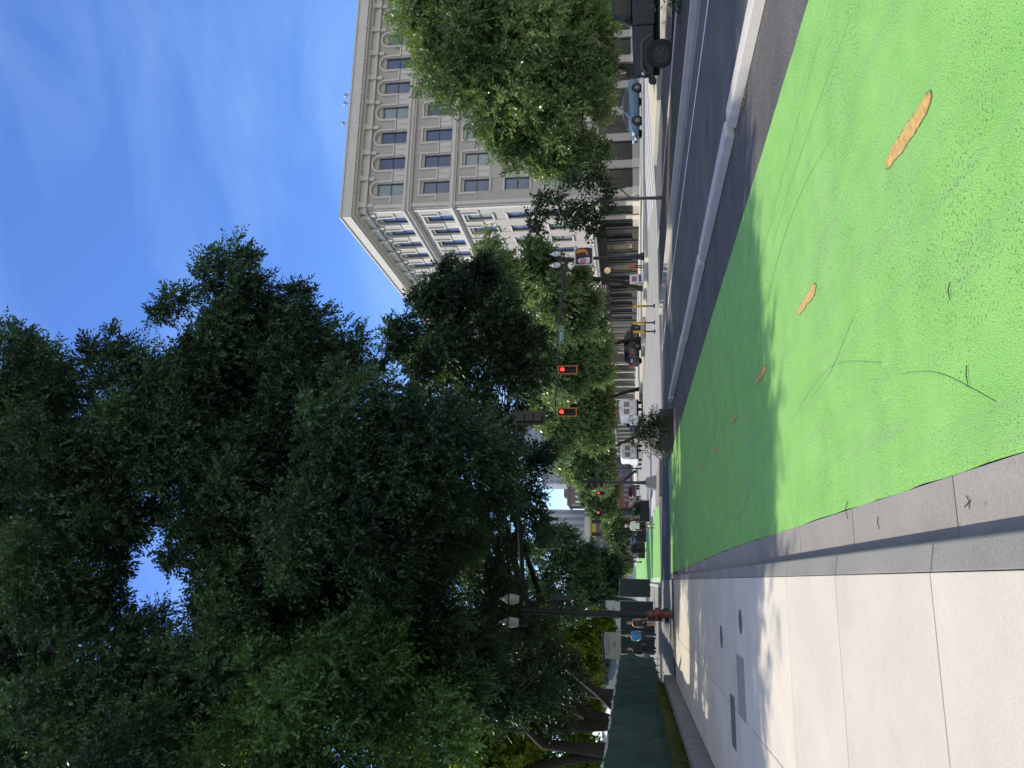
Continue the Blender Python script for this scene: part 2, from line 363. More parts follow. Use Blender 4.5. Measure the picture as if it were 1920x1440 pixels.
for pts, w in [([(4.2,4.7),(4.02,6),(3.6,8.2),(3.15,10.2)],.006),([(3.7,4.6),(3.62,6.3),(3.35,8.2)],.006),([(3.2,5.4),(3.3,6.3),(3.2,7.4),(2.75,8.9)],.011),([(1.3,4.7),(1.55,5.6),(1.6,6.3),(1.5,7.2)],.010),
               ([(1.75,5.2),(1.55,5.9),(1.52,6.6)],.009),([(.75,3.35),(1.02,3.9),(1.15,4.4)],.010),([(3.3,14.2),(2.8,13.4),(2.5,14.2),(2.7,15.6)],.014),([(1.2,13),(.9,11.4),(1.1,10.2)],.014)]:
    r = ribbon(pts, w); sm.add(r.v, r.f)
struct(sm.build('tyre_smears', m_tyremark))
# gutter slabs, kerb and sidewalk slabs
JY = [2.15-1.715*k for k in range(6,0,-1)] + [2.15+1.715*k for k in range(0,15)]
gut = MB(); ker = MB()
for a, c in zip(JY[:-1], JY[1:]):
    w0 = .50-.0106*max(0,a-12)*.9; 
    gut.box(.215, max(.24, .515-.011*max(0,(a-11))), a+.006, c-.006, -.02, .0065)
    o = [(.075,-.02),(.225,-.02),(.225,.04),(.212,.112),(.200,.124),(.075,.147)]
    ker.prism(o, c-a-.009, (0, a+.0045, 0))
struct(gut.build('gutter', m_gut)); struct(ker.build('kerb', m_kerb, bevel=.006))
wk = MB()
for a, c in zip(JY[:-1], JY[1:]):
    if a > 7: 
        wk.box(-3.0, -1.62, a+.004, c-.004, .05, .151); wk.box(-1.612, .071, a+.004, c-.004, .05, .151)
    else: wk.box(-3.0, .071, a+.004, c-.004, .05, .151)
struct(wk.build('sidewalk', m_walk, bevel=.004))
sheet('sidewalk_bed', [-3.05,.09], [-8,28], .12, m_soil)
# the crossing beyond the first block, and the pavement after it
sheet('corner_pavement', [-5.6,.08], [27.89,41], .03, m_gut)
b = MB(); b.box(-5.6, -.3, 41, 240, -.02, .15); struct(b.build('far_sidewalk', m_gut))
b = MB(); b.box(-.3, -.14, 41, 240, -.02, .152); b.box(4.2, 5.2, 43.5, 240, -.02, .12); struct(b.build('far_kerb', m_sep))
# low retaining wall, grass strip and raised park ground on the left
b = MB(); b.prism([(-3.3,.0),(-3.03,.0),(-3.03,.44),(-3.07,.47),(-3.26,.47),(-3.3,.44)], 38, (0,-10,0)); wl = b.build('retaining_wall', mat('retaining_wall_concrete', (.17,.165,.15), .9, .25, 3, .5, 60), bevel=.01)
tag(wl, 'low concrete retaining wall between the sidewalk and the grass under the fence', 'wall')
b = MB(); b.box(-60, -3.3, -10, 28, -.1, .42); b.box(-60, -5.6, 28, 240, -.1, .42); struct(b.build('park_ground', m_grassb))
# marks and median on the right
b = MB(); b.box(6.37, 6.49, -30, 27.3, .004, .006); b.box(10.1, 10.2, -30, 34, .004, .006); struct(b.build('road_line', m_white))
b = MB(); b.box(15.2,15.3,-30,33,.004,.006); struct(b.build('side_road_line', m_white))
b = MB(); b.box(11.02, 11.5, -30, 33, -.02, .012); struct(b.build('median_gutter', m_kerb))
b = MB(); b.prism([(11.5,-.02),(11.66,-.02),(11.66,.15),(11.52,.15)], 63, (0,-30,0)); b.box(11.66, 14.6, 32.85, 33, -.02, .15); b.box(14.6, 14.75, -30, 33, -.02, .15)
struct(b.build('median_kerb', m_sep, bevel=.008))
b = MB(); b.box(11.66, 14.6, -30, 32.85, -.02, .12); struct(b.build('median_bed', m_soil))
b = MB(); b.box(19.4, 19.58, -30, 33.9, -.02, hgt(19.5)+.15); struct(b.build('right_kerb', m_sep))
b = MB(); vs = []
xs = [19.58,20,21,22,23,24,25,26,27,33.0]
b.add([(x, y, hgt(x)+.15) for y in (-30, 34) for x in xs], [(i, i+1, i+11, i+10) for i in range(9)])
b.add([(xs[i], 34, hgt(xs[i])+k) for k in (.15, -.05) for i in range(10)], [(i, i+1, i+11, i+10) for i in range(9)])
struct(b.build('right_sidewalk', m_walk))
# zebra bars across the side street
b = MB()
for k in range(7):
    y = 37.6+k*1.75; x0 = 19.5+k*.5; x1 = 31-k*.35; xs = [x0+(x1-x0)*i/12 for i in range(13)]
    b.add([(x, y+q+(x-x0)*.05, hgt(x)+.006) for q in (0,.42) for x in xs], [(i, i+1, i+14, i+13) for i in range(12)])
struct(b.build('zebra_crossing', m_white))
b = MB(); xs = [16.5+i for i in range(10)]
b.add([(x, 36.4+q+(x-16.5)*.02, hgt(x)+.005) for q in (0,.2) for x in xs], [(i, i+1, i+11, i+10) for i in range(9)])
struct(b.build('stop_line', m_white))
# pavement round the office building, with yellow tactile strips on the kerb
b = MB(); b.box(27.5, 130, 60.4, 64.2, .2, .36); b.box(20.2, 33.6, 64.2, 240, .0, .36); b.box(21.0,27.5,48.6,64.2,.0,.34); b.box(27.5,33.6,58.6,60.4,.0,.345)
struct(b.build('far_right_sidewalk', m_walk))
b = MB(); b.box(21.05,21.55,52.8,55.2,.34,.346); b.box(21.05,21.55,49.4,51.6,.34,.346); b.box(28.5,30.3,58.65,59.3,.345,.351); struct(b.build('tactile_strip', mat('tactile_yellow', (.75,.52,.08), .7)))
# separator of precast kerb blocks
for k, (a, c) in enumerate([(-3.6,.9),(.94,5.4),(5.46,9.75),(9.86,14.25),(14.38,19.6),(19.75,27.0)]):
    b = MB(); n = 3
    prof = [(6.04,.0),(6.32,.0),(6.305,.125),(6.29,.135),(6.07,.135),(6.055,.125)]
    cx = 6.18
    rings = []
    for y, s, zz in [(a,.86,.82),(a+.05,.97,.97),(a+.12,1,1),(c-.12,1,1),(c-.05,.97,.97),(c,.86,.82)]:
        rings.append([(cx+(p[0]-cx)*s, y, p[1]*zz) for p in prof])
    b.loft(rings)
    o = b.build('kerb_block', m_sep, bevel=.01); o.rotation_euler = (0,0,R(random.uniform(-.12,.12)))
    w = ['beside the camera', 'nearest the camera', 'sunlit block beside the first yellow dash', 'block where the tree shadow begins', 'block in full shade beyond the shadow edge', 'last block, ending at the black planter'][k]
    tag(o, 'precast concrete separator kerb along the green lane, '+w, 'kerb block', 'precast kerb blocks of the lane separator')
# utility covers in the sidewalk
m_cov = mat('cover_iron', (.13,.13,.125), .6, .2, 40, .6, 200); m_vault = mat('vault_lid', (.27,.26,.24), .85, .15, 6, .4, 120)
def cover(name, x0, x1, y0, y1, m, label):
    b = MB(); b.box(x0, x1, y0, y1, .10, .157); o = b.build('cover', m) if 0 else b.build(name, m, bevel=.004); tag(o, label, 'cover')
cover('vault_cover', -1.63, -.89, 10.25, 10.95, m_vault, 'grey vault lid set in the sidewalk, crossed by the lengthwise joint')
cover('utility_cover', -2.15, -1.48, 11.34, 11.8, m_cov, 'long narrow dark utility lid in the sidewalk near the fence side')
b = MB(); b.lathe([(.02,.1),(.15,.1),(.15,.1555),(.14,.157),(.02,.157)], 28, c=(-.46,10.4,0)); tag(b.build('manhole_cover', m_cov), 'round iron manhole cover in the sidewalk near the kerb', 'cover')
b = MB(); b.lathe([(.02,.1),(.17,.1),(.17,.1555),(.16,.157),(.02,.157)], 28, c=(-.79,12.65,0)); tag(b.build('manhole_cover', m_cov), 'round iron cover in the sidewalk, the farther of the two round ones', 'cover')
# twigs and fallen leaves
m_twig = mat('twig', (.05,.04,.03), .9)
for pts, lab in [([(.62,5.6,.014),(.52,5.72,.02),(.4,5.66,.012)], 'dark stick lying across the edge of the green paint and gutter'),
                 ([(.45,5.0,.014),(.38,5.03,.02),(.31,5.0,.012)], 'short curved twig lying in the gutter'),
                 ([(.43,3.75,.014),(.38,3.7,.02),(.32,3.73,.012)], 'forked twig lying in the gutter nearest the camera'),
                 ([(1.0,3.55,.012),(.93,3.58,.018),(.83,3.57,.012)], 'thin twig on the green paint near the lower right corner'),
                 ([(1.42,3.62,.012),(1.36,3.66,.018),(1.27,3.65,.012)], 'thin reddish twig on the green paint, farther from the gutter')]:
    b = MB(); b.tube([Vector((pts[1][0]+.55*(q[0]-pts[1][0]),pts[1][1]+.55*(q[1]-pts[1][1]),.011+.3*(q[2]-.012))) for q in pts], [.002,.0024,.0015], 6)
    if 'forked' in lab: b.tube([(pts[1][0],pts[1][1],.012), (.36,3.76,.013)], [.003,.002], 6)
    tag(b.build('twig', m_twig), lab, 'twig', 'twigs fallen on the paint and gutter')
b = MB(); random.seed(3)
for k in range(70):
    x = random.gauss(5.93,.035); y = random.gauss(8.9,.16); a = random.uniform(0,6.3); s = random.uniform(.012,.03)
    b.add([(x, y, .012+random.uniform(0,.02)), (x+s*cos(a), y+s*sin(a), .014+random.uniform(0,.02)), (x+s*cos(a+.9), y+s*sin(a+.9), .014+random.uniform(0,.02))], [(0,1,2)])
tag(b.build('fallen_leaves', mat('dry_leaf', (.42,.27,.05), .8, .3, 90), fix=False), 'small drift of yellow fallen leaves against the separator kerb', 'leaves', kind='stuff')
# grass along the foot of the fence and in the median
def grass(name, spots, n, h, m, seed, label, cat='grass'):
    rng = np.random.default_rng(seed); V = []; F = []; k = 0
    P = spots(rng, n)
    a = rng.uniform(0, 2*pi, n); hh = h*rng.uniform(.4, 1.2, n); w = .012+.012*rng.random(n); ln = rng.uniform(.1, .7, n)*hh
    co = np.zeros((n,3,3)); co[:,0] = P+np.stack([np.cos(a)*w, np.sin(a)*w, 0*a], 1); co[:,1] = P-np.stack([np.cos(a)*w, np.sin(a)*w, 0*a], 1)
    co[:,2] = P+np.stack([-np.sin(a)*ln, np.cos(a)*ln, hh], 1)
    o = np_mesh(name, co.reshape(-1,3), 3, m, np.repeat(rng.random(n), 3)); tag(o, label, cat, kind='stuff'); return o
def np_mesh(name, co, k, m, tint):
    me = bpy.data.meshes.new(name); nv = len(co); nf = nv//k
    me.vertices.add(nv); me.vertices.foreach_set('co', co.astype(np.float32).ravel())
    me.loops.add(nv); me.loops.foreach_set('vertex_index', np.arange(nv, dtype=np.int32))
    me.polygons.add(nf); me.polygons.foreach_set('loop_start', np.arange(0, nv, k, dtype=np.int32))
    at = me.attributes.new('tint', 'FLOAT', 'POINT'); at.data.foreach_set('value', tint.astype(np.float32))
    me.update(); me.validate(); me.materials.append(m)
    o = bpy.data.objects.new(name, me); COL.objects.link(o); return o
m_blade = leafmat('grass_blade', (.045,.075,.018), (.11,.13,.04), .3)
grass('grass_strip', lambda r, n: np.stack([-3.3-.5*r.random(n)**1.2, r.uniform(12, 28, n), .42+0*r.random(n)], 1), 26000, .28, m_blade, 1, 'rough green grass and weeds along the foot of the green fence')
# ------------------------------------------------------------------ office building
m_stu = mat('cream_stucco', (.41,.385,.345), .85, .07, .8, .25, 60)
m_trim = mat('stone_trim', (.56,.53,.48), .8, .06, 1.2, .15, 60)
m_frame = mat('window_frame', (.018,.022,.032), .4)
m_pane = mat('window_glass', (.050,.075,.165), .06, .3, .35, spec=.7)  # blue of the reflected sky put into the glass colour
m_pane2 = mat('window_glass_pale_reflection', (.095,.12,.20), .07, .35, .5, spec=.7)  # paler reflection put into the colour, panes picked at random
m_blind = mat('window_with_blinds', (.20,.26,.25), .12, .35, 1.1, spec=.9)
m_store = mat('shop_glass', (.018,.02,.019), .12, .6, .5, spec=.35)
m_bake = mat('shop_blinds', (.34,.29,.21), .35, .25, .8)
XB, YB, ZB = 33.1, 63.3, .3
bld = thing('office_building', 'large cream stucco office building with arched top windows and heavy cornice', 'building', (XB, YB, ZB))
FA = ((1,0,0), (0,-1,0))      # facade facing the camera: s runs to +X
FB = ((0,1,0), (-1,0,0))      # facade facing the avenue: s runs to +Y
class Fac:
    def __init__(s, fr): s.A, s.Nn = Vector(fr[0]), Vector(fr[1])
    def p(s, a, z, d): q = s.A*a + s.Nn*d; return (q.x, q.y, z)
    def box(s, mb, s0, s1, z0, z1, d0, d1):
        P = [s.p(a, z, d) for z in (z0, z1) for (a, d) in ((s0,d0),(s1,d0),(s1,d1),(s0,d1))]
        mb.add(P, [(0,3,2,1),(4,5,6,7),(0,1,5,4),(1,2,6,5),(2,3,7,6),(3,0,4,7)])
    def poly(s, mb, pts, d0, d1):
        n = len(pts); P = [s.p(a, z, d) for d in (d0, d1) for (a, z) in pts]
        mb.add(P, [tuple(range(n)), tuple(range(2*n-1, n-1, -1))]+[(i, (i+1) % n, (i+1) % n+n, i+n) for i in range(n)])
ROWS = [(21.9,24.42,'arch'), (17.52,20.02,'hood'), (13.73,16.1,'hood'), (9.96,12.28,'plain'), (6.6,8.63,'plain')]
WW = 1.24; PITCH = 2.745
def arch(c, w, z, rise, n=8):
    return [(c - w*cos(pi*i/n), z + rise*sin(pi*i/n)) for i in range(n+1)]
wall = MB(); trim = MB(); corn = MB(); brk = MB()
wins = []; L_ = {}
for fr, ncol, s0, L in ((FA, 13, 2.1, 38.5), (FB, 17, 2.3, 50.2)):
    f = Fac(fr); cen = [s0+PITCH*k for k in range(ncol)]; lo = 0 if fr is FA else .0
    # piers between the columns of windows, full height above the ground floor
    edges = [0]
    for c in cen: edges += [c-WW/2, c+WW/2]
    edges.append(L)
    for i in range(0, len(edges), 2): f.box(wall, edges[i]+(.0 if i else (.4 if fr is FB else 0)), edges[i+1], 4.0, 26.9, -.4, 0)
    for c in cen:
        a, e = c-WW/2, c+WW/2; zz = 4.0
        for (z0, z1, kind) in sorted(ROWS):
            f.box(wall, a, e, zz, z0, -.4, -.03 if kind != 'plain' else -.02)
            zz = z1
            if kind == 'arch':
                f.box(wall, a, e, z1, z1+.12, -.4, -.22)
                top = z1+.05
                ar = arch(c, WW/2, top, .52); f.poly(wall, [(a, top)]+ar[1:4+1]+[(c, top+.7), (a, top+.7)], -.4, 0)
                f.poly(wall, [(c, top+.7), (c, top+.52)]+ar[5:-1]+[(e, top), (e, top+.7)], -.4, 0)
                f.box(wall, a, e, z1+.12, top+.69, -.4, -.12)
                zz = top+.7
            wins.append((f, fr, c, z0, z1, kind))
        f.box(wall, a, e, zz, 26.9, -.4, -.002)
        # hood mouldings and the band that steps round them
        for (z0, z1, kind) in ROWS[:3]:
            t = .17; o = WW/2+.12; imp = z0+1.28; pr = .10
            cl, cr = c-PITCH/2, c+PITCH/2
            f.box(trim, cl+.0, c-o-t+.001, imp-.13, imp, .003, pr); f.box(trim, c+o+t-.001, cr-.0, imp-.13, imp, .003, pr)
            if kind == 'arch':
                tz = z1+.08
                f.box(trim, c-o-t, c-o, imp-.13, tz, .003, pr+.02); f.box(trim, c+o, c+o+t, imp-.13, tz, .003, pr+.02)
                A1, A2 = arch(c, o, tz, .58, 10), arch(c, o+t, tz, .74, 10)
                for i in range(10): f.poly(trim, [A1[i], A1[i+1], A2[i+1], A2[i]], .003, pr+.02)
            else:
                tz = z1+.30
                f.box(trim, c-o-t, c-o, imp-.13, tz, .003, pr+.02); f.box(trim, c+o, c+o+t, imp-.13, tz, .003, pr+.02)
                f.box(trim, c-o-t-.02, c+o+t+.02, tz, tz+t, .003, pr+.02)
            # recessed looking panels between the windows, below the impost
            f.box(trim, c+o+.10, c+PITCH/2-.03, z0-.02, imp-.2, .003, .035); f.box(trim, c+PITCH/2+.03, c+PITCH-o-.10, z0-.02, imp-.2, .003, .035)
        for (z0, z1, kind) in ROWS[2:]:
            f.box(trim, c-WW/2-.12, c+WW/2+.12, z0-.16, z0-.003, .003, .12)
            if kind == 'plain': f.box(trim, c-WW/2-.10, c+WW/2+.10, z1+.003, z1+.15, .003, .07); f.box(trim, c+.75, c+.78, z1-2, z1+1.2, .003, .02)
    # belts, cornice, frieze with brackets
    e0 = (lambda pr: -pr if fr is FA else 0.0)
    for (z0, z1, pr) in ((21.05,21.22,.22),(21.22,21.52,.38),(21.52,21.75,.55),(16.88,17.05,.16),(17.05,17.36,.30),(4.3,4.5,.2),(4.5,4.75,.32)):
        f.box(trim, e0(pr), L, z0, z1, .003, pr)
    for (z0, z1, pr) in ((25.35,25.62,.28),(25.62,26.05,.20),(26.05,26.25,.55),(26.25,26.42,.95),(26.42,27.35,1.15),(27.35,27.5,1.25)):
        f.box(corn, e0(pr), L, z0, z1, .003, pr)
    for c in [s0-PITCH/2-.3+PITCH*k for k in range(ncol+1)]:
        f.box(brk, c-.22, c+.22, 25.30, 26.03, .285, .44); f.box(brk, c-.26, c+.26, 25.9, 26.045, .44, .52); f.box(brk, c-.16, c+.16, 24.75, 25.30, .003, .26)
    # corner pilaster strips
    f.box(trim, .16 if fr is FA else .16, .5, 5.0, 21.0, .003, .09); f.box(trim, .16, .5, 21.8, 25.3, .003, .09)
    # ground floor: plinth, piers, openings
    for i in range(ncol+1):
        c = s0-PITCH/2+PITCH*i; w = .38
        f.box(wall, max(c-w, .4 if fr is FB else 0), c+w, 0, 4.0, -.4, 0); f.box(trim, max(c-w-.06, .02), c+w+.06, 0, .66, .003, .07); f.box(trim, max(c-w-.05,.02), c+w+.05, 3.55, 3.75, .003, .08)
    f.box(wall, .4 if fr is FB else 0, L, 3.62, 4.0, -.4, -.003); f.box(wall, .4 if fr is FB else 0, L, 0, .62, -.4, -.06)
dark = MB(); f = Fac(FB)
for i in range(2, 18):
    c = 2.3-PITCH/2+PITCH*i; f.box(dark, c-.40, c+.40, .02, 3.6, .085, .10); f.box(dark, c+.40, c+PITCH-.44, .02, .61, -.058, .03); f.box(dark, c-.44, c-.40, .0, 3.6, .003, .12)
wall.box(.45, 38.5, .42, 50.2, 0, 26.95)
wall.build('wall', m_stu, bld); trim.build('trim', m_trim, bld); o = dark.build('shopfront_cladding', mat('shopfront_dark', (.03,.032,.03), .5, .2, 2), bld); o['kind'] = 'stuff'; corn.build('cornice', m_trim, bld); o = brk.build('brackets', m_trim, bld); o['kind'] = 'stuff'
b = MB(); b.box(-.9, 38.5, -.9, 50.2, 26.95, 27.3); b.build('roof', m_gut, bld)
# windows: a frame with a middle rail, and a pane behind it
meshes = {}
def winmesh(fr, h, w=WW):
    key = (fr is FA, round(h, 2), w)
    if key not in meshes:
        f = Fac(fr); mb = MB(); t = .075
        f.box(mb, -w/2, -w/2+t, 0, h, -.24, -.15); f.box(mb, w/2-t, w/2, 0, h, -.24, -.15)
        f.box(mb, -w/2+t, w/2-t, 0, t, -.24, -.15); f.box(mb, -w/2+t, w/2-t, h-t, h, -.24, -.15); f.box(mb, -w/2+t, w/2-t, h*.5-.04, h*.5+.04, -.23, -.16)
        pn = MB(); f.box(pn, -w/2+.02, w/2-.02, .02, h-.02, -.235, -.20)
        o = mb.build('window', m_frame); p = pn.build('pane', m_pane); meshes[key] = (o.data, p.data)
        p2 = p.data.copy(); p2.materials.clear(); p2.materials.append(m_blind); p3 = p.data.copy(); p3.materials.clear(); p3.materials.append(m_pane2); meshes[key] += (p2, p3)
        bpy.data.objects.remove(o); bpy.data.objects.remove(p)
    return meshes[key]
random.seed(5); n_w = 0; restF = MB(); restP = MB()
for (f, fr, c, z0, z1, kind) in wins:
    lim = 9 if fr is FA else 10
    idx = round((c - (2.1 if fr is FA else 2.3))/PITCH); row = [r[0] for r in ROWS].index(z0)
    fm, pm, pb, pc = winmesh(fr, z1-z0)
    if idx < lim and not (row == 4 and idx > 6):
        o = bpy.data.objects.new('window', fm); COL.objects.link(o); o.parent = bld; o.location = f.p(c, z0, 0)
        blind = random.random() < (.08 if row < 2 else .65)
        q = bpy.data.objects.new('pane', pb if blind else random.choice((pm, pm, pc))); COL.objects.link(q); q.parent = o; n_w += 1
    else:
        q = f.p(c, z0, 0); restF.add([(v.co.x+q[0], v.co.y+q[1], v.co.z+q[2]) for v in fm.vertices], [tuple(p.vertices) for p in fm.polygons])
        restP.add([(v.co.x+q[0], v.co.y+q[1], v.co.z+q[2]) for v in pm.vertices], [tuple(p.vertices) for p in pm.polygons])
o = restF.build('far_windows', m_frame, bld); o['kind'] = 'stuff'; q = restP.build('pane', m_pane, o)
# shop windows of the ground floor
for fr, ncol, s0 in ((FA, 9, 2.1), (FB, 12, 2.3)):
    f = Fac(fr)
    for k in range(ncol):
        c = s0+PITCH*k; w = PITCH-.76; mb = MB(); t = .07
        f.box(mb, c-w/2, c-w/2+t, .62, 3.62, -.26, -.16); f.box(mb, c+w/2-t, c+w/2, .62, 3.62, -.26, -.16); f.box(mb, c-w/2+t, c+w/2-t, 2.75, 2.83, -.25, -.17); f.box(mb, c-w/2+t, c+w/2-t, .62, .7, -.25, -.17); f.box(mb, c-.03, c+.03, .7, 2.75, -.25, -.18)
        o = mb.build('shop_window', m_frame, bld); pn = MB(); f.box(pn, c-w/2+.01, c+w/2-.01, .63, 3.6, -.24, -.205); pn.build('pane', m_bake if (fr is FB and k in (3,5)) else m_store, o)
f = Fac(FB); mb = MB(); f.box(mb, .9, 30, 4.05, 4.22, .33, 1.9); 
for k in range(11): f.box(mb, 1.0+2.745*k, 1.08+2.745*k, 4.22, 4.3, .33, 1.85)
mb.build('canopy', mat('canopy_metal', (.30,.32,.33), .4, .1, 2), bld)
f = Fac(FB); mb = MB(); f.box(mb, 5.2, 30, 3.2, 3.95, .09, 1.2); mb.build('awning', mat('awning_black', (.015,.015,.016), .8), bld)
for k, s in enumerate((9.1, 11.3, 12.2)):
    mb = MB(); q = Fac(FA).p(s, 27.5, .6)
    mb.tube([q, (q[0], q[1], q[2]+.55)], .05, 8); mb.ball((q[0], q[1], q[2]+.7), (.2,.2,.16)); mb.build('roof_lamp', m_steel, bld)
mb = MB()
for k in range(9):
    q = Fac(FA).p(.9+PITCH*1.36*k, 26.34, 1.0); mb.ball((q[0], q[1]-.02, q[2]+.0), (.09,.12,.07))
mb.build('cornice_lights', mat('white_plastic', (.8,.8,.8), .4), bld)
